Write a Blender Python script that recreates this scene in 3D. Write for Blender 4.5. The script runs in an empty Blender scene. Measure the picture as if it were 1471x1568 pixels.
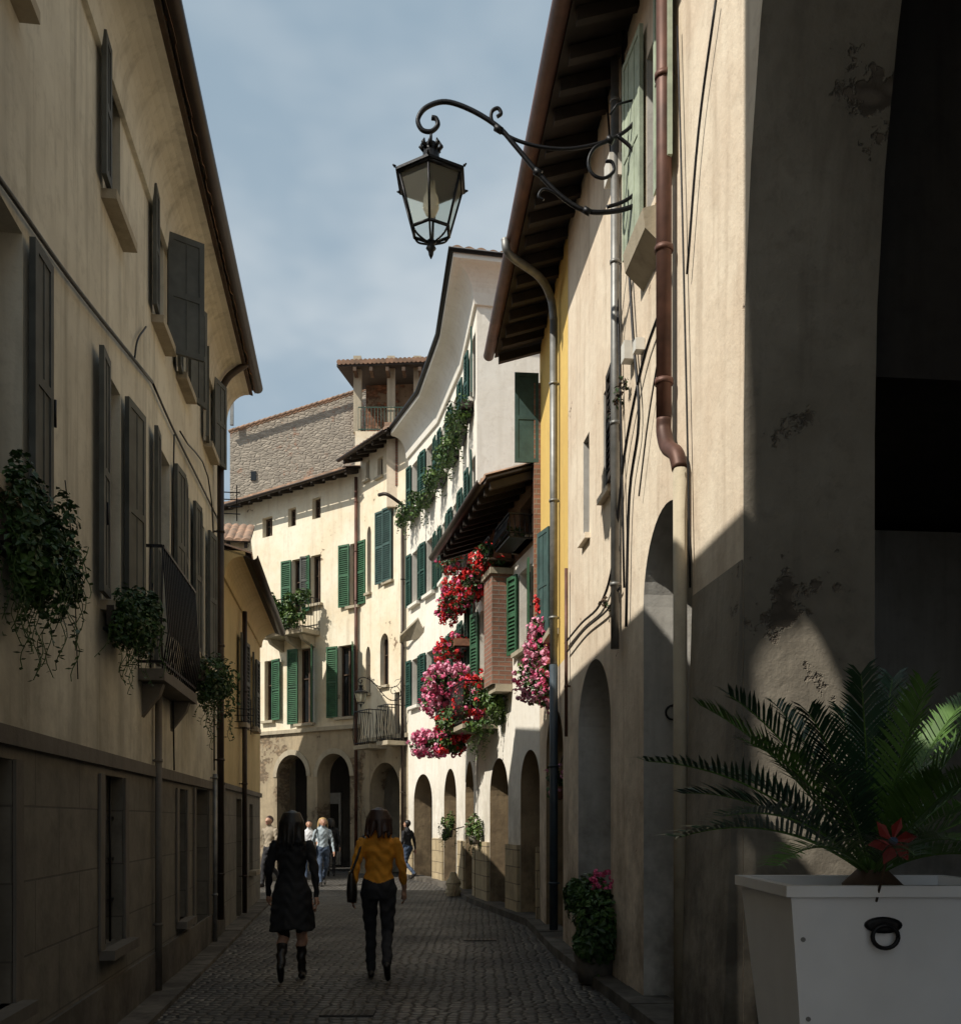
import bpy, math, random, time
import numpy as np
from mathutils import Vector, Matrix, noise as mnoise
T0=time.time()
random.seed(7)
R=random.random
def U(a,b): return a+(b-a)*R()
V=Vector
scene=bpy.context.scene
EYE=1.6; FP=1500.0; CX=735.5; HY=1257.0
# image pixel + estimated depth -> world position
def P(px,py,d): return V(((px-CX)/FP*d, d, EYE+(HY-py)/FP*d))

# ------------------------------------------------------------------ materials
M={}
def newmat(name):
    m=bpy.data.materials.new(name); m.use_nodes=True
    nt=m.node_tree; b=nt.nodes['Principled BSDF']; M[name]=m
    return m,nt,b
def N(nt,t,**k):
    n=nt.nodes.new(t)
    for a,v in k.items():
        if a in n.inputs: n.inputs[a].default_value=v
        else: setattr(n,a,v)
    return n
def ramp(nt,src,p0,p1,c0=(0,0,0,1),c1=(1,1,1,1)):
    r=nt.nodes.new('ShaderNodeValToRGB'); r.color_ramp.elements[0].position=p0; r.color_ramp.elements[1].position=p1
    r.color_ramp.elements[0].color=c0; r.color_ramp.elements[1].color=c1
    nt.links.new(src,r.inputs[0]); return r.outputs[0]
def mix(nt,f,a,b,mode='MIX'):
    m=nt.nodes.new('ShaderNodeMix'); m.data_type='RGBA'; m.blend_type=mode
    for i,x in ((0,f),(6,a),(7,b)):
        if hasattr(x,'is_output'): nt.links.new(x,m.inputs[i])
        elif i==0: m.inputs[0].default_value=x
        else: m.inputs[i].default_value=(*x[:3],1)
    return m.outputs[2]
def math_(nt,op,a,b=0.0):
    m=nt.nodes.new('ShaderNodeMath'); m.operation=op
    for i,x in ((0,a),(1,b)):
        if hasattr(x,'is_output'): nt.links.new(x,m.inputs[i])
        else: m.inputs[i].default_value=x
    return m.outputs[0]
def noise(nt,vec,scale,detail=4,rough=.6):
    n=N(nt,'ShaderNodeTexNoise',Scale=scale,Detail=float(min(detail,4)),Roughness=rough); nt.links.new(vec,n.inputs['Vector']); return n.outputs['Fac']
def mapv(nt,vec,sc,loc=(0,0,0)):
    m=nt.nodes.new('ShaderNodeMapping'); m.inputs['Scale'].default_value=sc; m.inputs['Location'].default_value=loc
    nt.links.new(vec,m.inputs[0]); return m.outputs[0]
def bump(nt,b,h,strength,dist):
    bp=N(nt,'ShaderNodeBump',Strength=strength,Distance=dist); nt.links.new(h,bp.inputs['Height']); nt.links.new(bp.outputs[0],b.inputs['Normal'])
def vgrey(nt,c):
    s=nt.nodes.new('ShaderNodeSeparateColor'); nt.links.new(c,s.inputs[0]); return s.outputs[0]

def plaster(name,c1,c2,dirt,damp=2.2,patch=None,patcht=.62,bs=.35,streak=.5,seed=0):
    m,nt,b=newmat(name)
    tc=nt.nodes.new('ShaderNodeTexCoord').outputs['Object']
    z=nt.nodes.new('ShaderNodeSeparateXYZ'); nt.links.new(tc,z.inputs[0])
    tc=mapv(nt,tc,(1,1,1),(seed*13.7,seed*7.1,0))
    big=noise(nt,tc,.8,4,.68); f=ramp(nt,big,.36,.64)
    col=mix(nt,f,c1,c2)
    st=noise(nt,mapv(nt,tc,(3.2,3.2,.28)),1.6,3,.65)
    sf=math_(nt,'MULTIPLY',ramp(nt,st,.50,.80),streak)
    col=mix(nt,sf,col,dirt)
    fine=noise(nt,tc,6.5,4,.75); col=mix(nt,math_(nt,'MULTIPLY',ramp(nt,fine,.52,.75),.30),col,dirt)
    hgt=None
    if patch:
        pf=ramp(nt,math_(nt,'ADD',math_(nt,'MULTIPLY',big,.75),math_(nt,'MULTIPLY',fine,.25)),patcht-.02,patcht)
        vo=nt.nodes.new('ShaderNodeTexVoronoi'); vo.inputs['Scale'].default_value=5.5; vo.feature='F1'
        nt.links.new(mapv(nt,tc,(1,1,2.1)),vo.inputs[0])
        bc=mix(nt,ramp(nt,vo.outputs['Distance'],.25,.6),patch,tuple(x*.5 for x in patch))
        bc=mix(nt,math_(nt,'MULTIPLY',vgrey(nt,vo.outputs['Color']),.45),bc,(.12,.10,.08))
        col=mix(nt,pf,col,bc); hgt=pf
    if damp>0:
        mr=N(nt,'ShaderNodeMapRange'); mr.inputs[1].default_value=0; mr.inputs[2].default_value=damp; mr.inputs[3].default_value=1; mr.inputs[4].default_value=0
        nt.links.new(z.outputs[2],mr.inputs[0])
        dd=math_(nt,'MULTIPLY',mr.outputs[0],ramp(nt,noise(nt,tc,1.9,4,.7),.35,.6))
        col=mix(nt,math_(nt,'MULTIPLY',dd,.8),col,tuple(x*.6 for x in dirt))
    nt.links.new(col,b.inputs['Base Color']); b.inputs['Roughness'].default_value=.93; b.inputs['Specular IOR Level'].default_value=.25
    h=math_(nt,'ADD',math_(nt,'MULTIPLY',big,1.2),math_(nt,'MULTIPLY',fine,.55))
    if hgt is not None: h=math_(nt,'SUBTRACT',h,math_(nt,'MULTIPLY',hgt,.8))
    bump(nt,b,h,bs,.03)
    return m
def simple(name,c,rough=.7,metal=0,var=.35,sc=9,bs=.25,spec=None,c2=None):
    m,nt,b=newmat(name)
    b.inputs['Roughness'].default_value=rough; b.inputs['Metallic'].default_value=metal
    if spec is not None: b.inputs['Specular IOR Level'].default_value=spec
    tc=nt.nodes.new('ShaderNodeTexCoord').outputs['Object']
    n=noise(nt,tc,sc,3,.65)
    c2=c2 or tuple(x*(1-var) for x in c)
    nt.links.new(mix(nt,ramp(nt,n,.35,.65),c,c2),b.inputs['Base Color'])
    if bs: bump(nt,b,n,bs,.01)
    return m
plaster('cream_old',(.70,.66,.55),(.54,.50,.41),(.20,.18,.135),3.6,streak=.65,seed=1)
plaster('ochre',(.60,.47,.25),(.50,.39,.20),(.3,.22,.12),2,streak=.35,seed=2)
plaster('far_plaster',(.80,.74,.60),(.74,.63,.46),(.40,.30,.2),5,patch=(.42,.30,.20),patcht=.65,streak=.4,seed=3)
plaster('arcade_stone',(.42,.34,.23),(.30,.245,.17),(.12,.10,.07),3,patch=(.34,.25,.16),patcht=.56,seed=4,bs=.6)
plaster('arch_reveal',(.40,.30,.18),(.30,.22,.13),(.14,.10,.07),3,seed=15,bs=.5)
plaster('white_plaster',(.84,.80,.72),(.78,.73,.64),(.45,.38,.28),3.0,patch=(.46,.34,.23),patcht=.66,streak=.3,seed=5)
plaster('rose_cream',(.80,.70,.56),(.68,.56,.43),(.34,.25,.17),4.2,patch=(.42,.28,.19),patcht=.645,streak=.55,seed=6,bs=.55)
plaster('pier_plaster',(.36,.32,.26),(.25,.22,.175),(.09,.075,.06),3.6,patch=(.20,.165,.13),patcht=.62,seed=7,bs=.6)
plaster('yellow_wall',(.76,.54,.17),(.70,.47,.15),(.4,.27,.12),2,seed=8,streak=.25)
plaster('brown_wall',(.28,.20,.14),(.18,.13,.09),(.1,.07,.05),2,patch=(.3,.14,.08),patcht=.5,seed=9,bs=.8)
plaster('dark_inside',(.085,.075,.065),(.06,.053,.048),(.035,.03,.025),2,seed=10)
plaster('light_inside',(.60,.58,.54),(.46,.44,.40),(.2,.18,.15),3,seed=11)
plaster('stone_trim',(.46,.40,.30),(.36,.31,.23),(.16,.14,.1),1,seed=12,bs=.5)
plaster('stone_dark',(.19,.17,.145),(.145,.13,.11),(.07,.06,.05),1,seed=14,bs=.5)
plaster('trim_white',(.80,.77,.70),(.74,.70,.62),(.45,.4,.33),0,seed=13,streak=.2)
simple('shutter_green',(.035,.12,.055),.55,var=.4,sc=4)
simple('shutter_dkgreen',(.018,.075,.055),.5,var=.4,sc=4)
simple('shutter_grey',(.095,.10,.09),.7,var=.45,sc=3)
simple('shutter_teal',(.045,.095,.085),.6,var=.4,sc=4)
simple('shutter_pale',(.44,.50,.38),.75,var=.3,sc=5)
simple('wood_brown',(.10,.06,.035),.8,var=.5,sc=5)
simple('wood_dark',(.035,.025,.018),.8,var=.4,sc=5)
simple('iron',(.014,.014,.016),.45,metal=.6,var=.3,sc=20)
simple('lead_pipe',(.26,.26,.25),.5,metal=.5,var=.4,sc=4)
simple('blue_pipe',(.04,.06,.08),.5,var=.3,sc=4)
simple('copper_pipe',(.15,.07,.05),.55,metal=.3,var=.55,sc=3)
simple('gutter_dark',(.045,.03,.022),.5,metal=.3,var=.4,sc=4)
simple('tile',(.42,.25,.16),.9,var=.55,sc=3,c2=(.2,.14,.10))
simple('white_paint',(.80,.80,.81),.4,var=.08,sc=3,bs=.03)
simple('soil',(.04,.03,.02),.95)
simple('leaf_a',(.055,.12,.022),.5,var=.3,sc=3,bs=0)
simple('leaf_b',(.03,.075,.018),.5,var=.3,sc=3,bs=0)
simple('leaf_c',(.10,.17,.03),.5,var=.3,sc=3,bs=0)
simple('palm_a',(.022,.060,.028),.38,var=.4,sc=6,bs=0)
simple('palm_b',(.09,.18,.035),.38,var=.4,sc=6,bs=0)
simple('fl_red',(.72,.02,.02),.6,var=.3,sc=30,bs=0)
simple('fl_darkred',(.22,.02,.015),.6,var=.3,sc=30,bs=0)
simple('fl_pink',(.80,.12,.28),.6,var=.3,sc=30,bs=0)
simple('fl_lightpink',(.84,.36,.50),.6,var=.2,sc=30,bs=0)
simple('terracotta',(.30,.14,.08),.85)
simple('skin',(.50,.28,.19),.55,var=.1,bs=0)
simple('cloth_black',(.012,.012,.014),.85,var=.4,sc=14)
simple('cloth_trouser',(.022,.022,.026),.85,var=.4,sc=14)
simple('cloth_mustard',(.70,.29,.02),.8,var=.25,sc=16)
simple('cloth_white',(.72,.72,.74),.8,var=.1)
simple('cloth_beige',(.36,.30,.22),.8,var=.2)
simple('cloth_jean',(.06,.09,.15),.8,var=.3)
simple('cloth_lightblue',(.40,.47,.52),.8,var=.2)
simple('hair_black',(.014,.011,.010),.45,var=.4,sc=30)
simple('hair_auburn',(.035,.012,.008),.45,var=.4,sc=30)
simple('hair_blond',(.42,.27,.11),.5,var=.3,sc=30)
simple('leather',(.015,.012,.010),.4,var=.3)
simple('white_plastic',(.7,.68,.62),.5,var=.1)
m,nt,b=newmat('glass_dark'); b.inputs['Base Color'].default_value=(.012,.014,.016,1); b.inputs['Roughness'].default_value=.12
m,nt,b=newmat('lantern_glass'); b.inputs['Base Color'].default_value=(.9,.87,.72,1); b.inputs['Roughness'].default_value=.3; b.inputs['Transmission Weight'].default_value=.9; b.inputs['IOR'].default_value=1.05
def brickmat(name,c1,c2,mort,w,h,bs=.6,ms=.012,var=.5):
    m,nt,b=newmat(name); uv=nt.nodes.new('ShaderNodeTexCoord').outputs['UV']
    ob=nt.nodes.new('ShaderNodeTexCoord').outputs['Object']
    br=N(nt,'ShaderNodeTexBrick'); nt.links.new(uv,br.inputs['Vector'])
    br.inputs['Scale'].default_value=1; br.inputs['Brick Width'].default_value=w; br.inputs['Row Height'].default_value=h; br.inputs['Mortar Size'].default_value=ms
    br.inputs['Color1'].default_value=(*c1,1); br.inputs['Color2'].default_value=(*c2,1); br.inputs['Mortar'].default_value=(*mort,1)
    br.inputs['Mortar Smooth'].default_value=.3
    n=noise(nt,ob,3,4,.72); col=mix(nt,math_(nt,'MULTIPLY',ramp(nt,n,.4,.7),var),br.outputs['Color'],tuple(x*.35 for x in c1))
    nt.links.new(col,b.inputs['Base Color']); b.inputs['Roughness'].default_value=.9
    h_=math_(nt,'ADD',math_(nt,'MULTIPLY',br.outputs['Fac'],-1.0),math_(nt,'MULTIPLY',n,1.5)); bump(nt,b,h_,bs,.015)
brickmat('brick',(.30,.14,.09),(.23,.11,.075),(.24,.20,.16),.26,.075)
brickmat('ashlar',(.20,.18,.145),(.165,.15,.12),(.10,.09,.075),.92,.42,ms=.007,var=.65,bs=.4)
brickmat('ashlar_tan',(.50,.40,.25),(.42,.33,.2),(.22,.17,.11),.42,.28,ms=.012)  # tan stone in smaller blocks
m,nt,b=newmat('rubble'); tc=nt.nodes.new('ShaderNodeTexCoord').outputs['Object']
def vr(f):
    v=nt.nodes.new('ShaderNodeTexVoronoi'); v.feature=f; v.inputs['Scale'].default_value=4.6; nt.links.new(mapv(nt,tc,(1,1,2.2)),v.inputs[0]); return v
vo=vr('F1'); ve=vr('DISTANCE_TO_EDGE')
c=mix(nt,vgrey(nt,vo.outputs['Color']),(.40,.345,.28),(.26,.225,.185)); c=mix(nt,ramp(nt,noise(nt,tc,.9,4,.78),.57,.63),c,(.33,.20,.14)); c=mix(nt,ramp(nt,ve.outputs['Distance'],.0,.06),(.33,.29,.23),c)
nt.links.new(c,b.inputs['Base Color']); b.inputs['Roughness'].default_value=.95
bump(nt,b,ramp(nt,ve.outputs['Distance'],0,.2),.6,.04)
m,nt,b=newmat('cobbles'); tc=nt.nodes.new('ShaderNodeTexCoord').outputs['Object']
ws=N(nt,'ShaderNodeTexNoise',Scale=.6,Detail=2.0); nt.links.new(tc,ws.inputs['Vector'])
wv=mix(nt,.06,tc,ws.outputs['Color'],'ADD')
def vor(f):
    v=nt.nodes.new('ShaderNodeTexVoronoi'); v.feature=f; v.inputs['Scale'].default_value=9.5; v.inputs['Randomness'].default_value=.5; nt.links.new(wv,v.inputs[0]); return v
v1=vor('F1'); v2=vor('DISTANCE_TO_EDGE')
c=mix(nt,vgrey(nt,v1.outputs['Color']),(.075,.070,.064),(.14,.130,.116))
big=noise(nt,tc,.7,4,.7)
c=mix(nt,ramp(nt,big,.4,.65),c,(.060,.055,.05))
c=mix(nt,ramp(nt,v2.outputs['Distance'],.02,.12),(.03,.026,.022),c)
nt.links.new(c,b.inputs['Base Color'])
rr=ramp(nt,big,.3,.7,(.45,.45,.45,1),(.75,.75,.75,1)); nt.links.new(rr,b.inputs['Roughness'])
bump(nt,b,math_(nt,'ADD',ramp(nt,v2.outputs['Distance'],0,.28),math_(nt,'MULTIPLY',vgrey(nt,v1.outputs['Color']),.5)),.9,.03)

# ------------------------------------------------------------------ mesh builder
class MB:
    def __init__(s): s.v=[];s.f=[];s.m=[];s.uv=[];s.mats=[];s.sm=[]
    def mi(s,mat):
        if mat not in s.mats: s.mats.append(mat)
        return s.mats.index(mat)
    def poly(s,pts,mat,uv=None,smooth=False):
        i=len(s.v); s.v+= [tuple(p) for p in pts]; s.f.append(tuple(range(i,i+len(pts)))); s.m.append(s.mi(mat))
        s.uv.append(uv or [(p[0]+p[1],p[2]) for p in pts]); s.sm.append(smooth)
    def grid(s,rings,mat,closed=True,caps=False,smooth=True):
        i=len(s.v); n=len(rings[0])
        for r in rings: s.v+=[tuple(p) for p in r]
        k=s.mi(mat)
        for a in range(len(rings)-1):
            for j in range(n if closed else n-1):
                j2=(j+1)%n
                q=(i+a*n+j,i+a*n+j2,i+(a+1)*n+j2,i+(a+1)*n+j); s.f.append(q); s.m.append(k); s.sm.append(smooth)
                s.uv.append([(s.v[x][0]+s.v[x][1],s.v[x][2]) for x in q])
        if caps:
            for a in (0,len(rings)-1):
                q=tuple(i+a*n+j for j in (range(n-1,-1,-1) if a==0 else range(n)))
                s.f.append(q); s.m.append(k); s.sm.append(False); s.uv.append([(s.v[x][0]+s.v[x][1],s.v[x][2]) for x in q])
    def hexa(s,p,mat,uvs=None):
        for q in ((0,3,2,1),(4,5,6,7),(0,1,5,4),(1,2,6,5),(2,3,7,6),(3,0,4,7)):
            s.poly([p[x] for x in q],mat)
    def obox(s,o,a,b,c,mat):
        o=V(o);a=V(a);b=V(b);c=V(c)
        s.hexa([o,o+a,o+a+b,o+b,o+c,o+a+c,o+a+b+c,o+b+c],mat)
    def box(s,x0,x1,y0,y1,z0,z1,mat): s.obox((x0,y0,z0),(x1-x0,0,0),(0,y1-y0,0),(0,0,z1-z0),mat)
    def tube(s,pts,r,mat,n=8,caps=True):
        pts=[V(p) for p in pts]; rings=[]
        up=V((.13,.21,.97)).normalized(); prev=None
        cs=[(math.cos(2*math.pi*k/n),math.sin(2*math.pi*k/n)) for k in range(n)]
        for i,p in enumerate(pts):
            d=(pts[min(i+1,len(pts)-1)]-pts[max(i-1,0)]).normalized()
            if prev is None:
                x=d.cross(up)
                if x.length<.05: x=d.cross(V((1,0,0)))
            else: x=prev-d*prev.dot(d)
            x.normalize(); prev=x; y=d.cross(x)
            rr=r[i] if isinstance(r,(list,tuple)) else r
            rings.append([p+x*(c_*rr)+y*(s_*rr) for c_,s_ in cs])
        s.grid(rings,mat,True,caps)
    def make(s,name,parent=None):
        me=bpy.data.meshes.new(name); me.from_pydata(s.v,[],s.f)
        for m_ in s.mats: me.materials.append(M[m_])
        me.polygons.foreach_set('material_index',s.m); me.polygons.foreach_set('use_smooth',s.sm)
        ul=me.uv_layers.new(name='UVMap'); fl=[c for f in s.uv for p in f for c in p]; ul.data.foreach_set('uv',fl)
        me.update(); o=bpy.data.objects.new(name,me); scene.collection.objects.link(o)
        if parent: o.parent=parent
        return o
def empty(name):
    e=bpy.data.objects.new(name,None); scene.collection.objects.link(e); e.empty_display_size=.2; return e
def spline(pts,k=6):
    pts=[V(p) for p in pts]; out=[]
    q=[pts[0]*2-pts[1]]+pts+[pts[-1]*2-pts[-2]]
    for i in range(1,len(q)-2):
        for j in range(k):
            t=j/k; a,b_,c_,d=q[i-1],q[i],q[i+1],q[i+2]
            out.append(.5*((2*b_)+(c_-a)*t+(2*a-5*b_+4*c_-d)*t*t+(3*b_-a-3*c_+d)*t**3))
    out.append(pts[-1]); return out

# ================================================================== PEOPLE (built first: cheap depsgraph)
def sph(c,r,n=10,m_=14):
    c=V(c); vs=[];fs=[]
    for i in range(n+1):
        t=math.pi*i/n
        for j in range(m_):
            a=2*math.pi*j/m_; vs.append(c+V((r[0]*math.sin(t)*math.cos(a),r[1]*math.sin(t)*math.sin(a),r[2]*math.cos(t))))
    for i in range(n):
        for j in range(m_): fs.append((i*m_+j,(i+1)*m_+j,(i+1)*m_+(j+1)%m_,i*m_+(j+1)%m_))
    return vs,fs
def cap(a,b_,ra,rb):
    a=V(a);b_=V(b_); d=(b_-a); L=d.length; d=d/max(L,1e-6); x=d.cross(V((.3,.5,.81))).normalized(); y=d.cross(x); n=10; rings=[]
    for t in (-90,-45,0): t=math.radians(t); rings.append((a+d*ra*math.sin(t),max(ra*math.cos(t),1e-4)))
    for t in (0,45,90): t=math.radians(t); rings.append((b_+d*rb*math.sin(t),max(rb*math.cos(t),1e-4)))
    vs=[c+(x*math.cos(2*math.pi*j/n)+y*math.sin(2*math.pi*j/n))*r_ for c,r_ in rings for j in range(n)]
    fs=[(i*n+j,i*n+(j+1)%n,(i+1)*n+(j+1)%n,(i+1)*n+j) for i in range(len(rings)-1) for j in range(n)]
    return vs,fs
def figure(name,loc,rotz,H,top,bot,hair,shoe='leather',skirt=False,hairlen=.16,ph=1,vox=.008,lower=None,sleeve=True,male=False,bag=None,seed=1,cuff=False):
    prims=[];segs=[]
    def C(a,b_,ra,rb,mat): prims.append(cap(a,b_,ra,rb)); segs.append((V(a),V(b_),ra,rb,mat))
    sw=1.12 if male else 1.0
    rg=[(.80,.155,.105),(.90,.182,.128),(.98,.162,.110),(1.08,.132,.095),(1.18,.142,.10),(1.28,.162,.108),(1.36,.165*sw,.092),(1.42,.12,.07),(1.47,.055,.055)]
    vs=[];n=20
    for z,rx,ry in rg: vs+=[V((rx*math.cos(2*math.pi*j/n),ry*math.sin(2*math.pi*j/n),z)) for j in range(n)]
    fs=[(i*n+j,i*n+(j+1)%n,(i+1)*n+(j+1)%n,(i+1)*n+j) for i in range(len(rg)-1) for j in range(n)]+[tuple(range(n-1,-1,-1)),tuple((len(rg)-1)*n+j for j in range(n))]
    prims.append((vs,fs)); segs.append((V((0,0,1.05)),V((0,0,1.40)),.14,.14,top)); segs.append((V((-.06,0,.90)),V((.06,0,.90)),.13,.13,top if skirt else bot))
    for sg in (-1,1):
        fwd=sg*ph>0
        hip=V((sg*.09,0,.88)); kn=V((sg*.085,.14,.49)) if fwd else V((sg*.085,.01,.47)); an=V((sg*.08,.17,.085)) if fwd else V((sg*.08,-.27,.20))
        lm=(lower or bot)
        C(hip,kn,.092,.064,bot)
        mid=kn.lerp(an,.35)+V((0,-.012,0)); C(kn,mid,.058,.056,lm); C(mid,an,.056,.042 if skirt else .05,shoe if skirt else lm)
        toe=an+V((sg*.015,.17,-.052)) if fwd else an+V((sg*.01,.10,-.165)); heel=an+(V((0,-.045,-.05)) if fwd else V((0,-.06,-.02)))
        C(an,toe,.042,.03,shoe); C(heel,toe,.036,.03,shoe)
        sh=V((sg*.172*sw,0,1.365)); af=-1 if fwd else 1
        el=V((sg*.235,af*.05-.03,1.10)); wr=V((sg*.25,af*.12+.03,.86))
        C(sh,el,.055,.045,top)
        if cuff: mm=el.lerp(wr,.55); C(el,mm,.043,.038,top); C(mm,wr,.031,.026,'skin')
        else: C(el,wr,.042,.029,top if sleeve else 'skin')
        hd=(wr-el).normalized(); pc=wr+hd*.07; C(wr+hd*.01,pc,.026,.028,'skin')
        C(wr+hd*.03+V((0,-.022,0)),pc+V((0,-.022,0)),.018,.018,'skin'); C(wr+hd*.03+V((0,.022,0)),pc+V((0,.022,0)),.018,.018,'skin')
        for q_,fl in enumerate((.062,.072,.066,.052)):
            o=V((0,.036-.024*q_,0)); a=pc+o+hd*.01; m1=a+hd*fl*.55+V((-sg*.008,0,0)); m2=m1+hd*fl*.45+V((-sg*.022,0,0)); C(a,m1,.0105,.0095,'skin'); C(m1,m2,.0095,.008,'skin')
        a=wr+hd*.03+V((-sg*.01,.03,0)); m1=a+hd*.035+V((-sg*.01,.03,0)); C(a,m1,.013,.011,'skin'); C(m1,m1+hd*.03+V((-sg*.008,.006,0)),.011,.009,'skin')
    if skirt:
        rs=[(.98,.165,.118),(.90,.190,.14),(.78,.205,.16),(.62,.218,.185),(.52,.226,.20)]; vs=[]
        for i,(z,rx,ry) in enumerate(rs):
            for j in range(28):
                a=2*math.pi*j/28; k_=1+.07*i/4*math.sin(7*a+1.3); vs.append(V((rx*k_*math.cos(a),ry*k_*math.sin(a)-.02*i/4,z+.02*math.sin(3*a)*i/4)))
        fs=[(i*28+(j+1)%28,i*28+j,(i+1)*28+j,(i+1)*28+(j+1)%28) for i in range(4) for j in range(28)]+[tuple(range(28)),tuple(4*28+j for j in range(27,-1,-1))]
        prims.append((vs,fs)); segs.append((V((0,0,.95)),V((0,-.01,.63)),.16,.20,top))
    C((0,0,1.43),(0,.02,1.52),.055,.050,'skin')
    prims.append(sph((0,.028,1.590),(.073,.092,.112))); segs.append((V((0,.045,1.56)),V((0,.045,1.60)),.078,.082,'skin'))
    C((0,.045,1.50),(0,.09,1.515),.045,.03,'skin'); C((0,.118,1.60),(0,.138,1.572),.009,.014,'skin')
    C((-.02,.119,1.538),(.02,.119,1.538),.007,.007,'fl_pink')
    for sg in (-1,1): prims.append(sph((sg*.078,.02,1.583),(.012,.022,.033),6,8)); segs.append((V((sg*.078,.02,1.57)),V((sg*.078,.02,1.6)),.012,.012,'skin')); C((sg*.03,.112,1.598),(sg*.032,.112,1.598),.011,.011,'cloth_black')
    rnd=random.Random(seed)
    hs=V((0,.0,1.615)); prims.append(sph(hs,(.088,.102,.102))); segs.append((V((0,-.02,1.60)),V((0,.01,1.655)),.09,.085,hair))
    if not male:
        nl=28 if vox<.012 else 12
        for i in range(nl):
            a=math.pi*(1.0+i/(nl-1.0))+rnd.uniform(-.12,.12)
            r0=V((.07*math.cos(a),.07*math.sin(a)-.01,1.675)); r1=V((.100*math.cos(a)*rnd.uniform(.95,1.1),.10*math.sin(a)-.005,1.59)); r2=V((.115*math.cos(a)*rnd.uniform(.8,1.3),.10*math.sin(a)-.02+rnd.uniform(-.03,.02),1.56-hairlen*rnd.uniform(.6,1.15)))
            C(r0,r1,.022,.025,hair); C(r1,r2,.025,.011,hair)
    vs=[];fs=[]
    for a,b_ in prims:
        o=len(vs); vs+=a; fs+=[tuple(x+o for x in q_) for q_ in b_]
    me=bpy.data.meshes.new('tmp'); me.from_pydata([tuple(v) for v in vs],[],fs); me.update()
    ob=bpy.data.objects.new('tmp',me); scene.collection.objects.link(ob)
    m_=ob.modifiers.new('r','REMESH'); m_.mode='VOXEL'; m_.voxel_size=vox; m2=ob.modifiers.new('s','SMOOTH'); m2.factor=.5; m2.iterations=2
    dg=bpy.context.evaluated_depsgraph_get(); me2=bpy.data.meshes.new_from_object(ob.evaluated_get(dg)); bpy.data.objects.remove(ob)
    mats=sorted({s_[4] for s_ in segs}); me2.materials.clear()
    for x in mats: me2.materials.append(M[x])
    nf=len(me2.polygons); cc=np.empty(nf*3); me2.polygons.foreach_get('center',cc); cc=cc.reshape(-1,3)
    best=np.full(nf,1e9); bi=np.zeros(nf,int)
    for a,b_,ra,rb,mt in segs:
        a=np.array(a);d=np.array(b_)-a; l2=max(d.dot(d),1e-9); w0=cc-a; t=np.clip(w0@d/l2,0,1)
        ds=np.linalg.norm(w0-t[:,None]*d,axis=1)-(ra+(rb-ra)*t); k_=ds<best; best[k_]=ds[k_]; bi[k_]=mats.index(mt)
    me2.polygons.foreach_set('material_index',bi.tolist()); me2.polygons.foreach_set('use_smooth',[True]*nf)
    nv=len(me2.vertices); co=np.empty(nv*3); me2.vertices.foreach_get('co',co); co=co.reshape(-1,3); no=np.empty(nv*3); me2.vertices.foreach_get('normal',no); no=no.reshape(-1,3)
    x,y,z=co.T; w=((z<1.40)&(z>.15)&(np.hypot(x,y)<.3)).astype(float)
    k_=.006*np.sin(x*31+z*23+2*np.sin(y*19+z*11))*np.sin(z*17+y*13)+.004*np.sin(z*52+9*x+3*np.sin(x*27)); co=co+no*(k_*w)[:,None]
    me2.vertices.foreach_set('co',co.ravel()); me2.update()
    o=bpy.data.objects.new(name,me2); scene.collection.objects.link(o); k_=H/1.715; o.scale=(k_,)*3; o.rotation_euler=(0,0,rotz); o.location=loc
    if bag:
        mb=MB(); sg=bag; c0=V((sg*.265,-.03,.95)); rings=[]
        for i in range(9):
            t=i/8; z=-.17+.30*t; rx=.06*(1-.35*t)*(.75+.25*math.sin(math.pi*t)+.05); ry=.17*(.85+.3*math.sin(math.pi*(t*.8+.1)))*(1-.15*t)
            rings.append([c0+V((rx*math.cos(a),ry*math.sin(a),z)) for a in [2*math.pi*j/18 for j in range(18)]])
        mb.grid(rings,'leather',True,True)
        mb.tube(spline([c0+V((0,.12,.12)),V((sg*.22,.09,1.25)),V((sg*.15,.03,1.435)),V((sg*.20,-.10,1.25)),c0+V((0,-.13,.12))],6),.012,'leather',6); mb.make('shoulder_bag',o)
    return o
hd=math.radians(5)
def gp(px,d): return V(((px-CX)/FP*d,d,.005))
figure('woman_in_black_dress',gp(447,9.75),hd,1.70,'cloth_black','skin','hair_black',skirt=True,hairlen=.22,ph=1,lower='skin',vox=.0085,seed=3)
figure('woman_in_mustard_top',gp(580,9.85),hd,1.73,'cloth_mustard','cloth_trouser','hair_auburn',hairlen=.13,ph=-1,vox=.0085,bag=-1,seed=5,cuff=True)
figure('blond_pedestrian',gp(494,24),math.radians(200),1.68,'cloth_lightblue','cloth_jean','hair_blond',hairlen=.2,vox=.018,bag=1)
figure('pedestrian',gp(473,26),math.radians(190),1.62,'cloth_white','cloth_jean','hair_black',vox=.018,male=True,sleeve=False)
figure('pedestrian',gp(413,23.5),math.radians(150),1.72,'cloth_beige','cloth_trouser','hair_auburn',vox=.018,male=True)
figure('pedestrian',gp(507,28),math.radians(10),1.68,'cloth_black','cloth_trouser','hair_black',vox=.018)
figure('pedestrian',gp(624,26.5),math.radians(60),1.62,'cloth_trouser','cloth_jean','hair_black',vox=.018,male=True)
print('figures',time.time()-T0)

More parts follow.
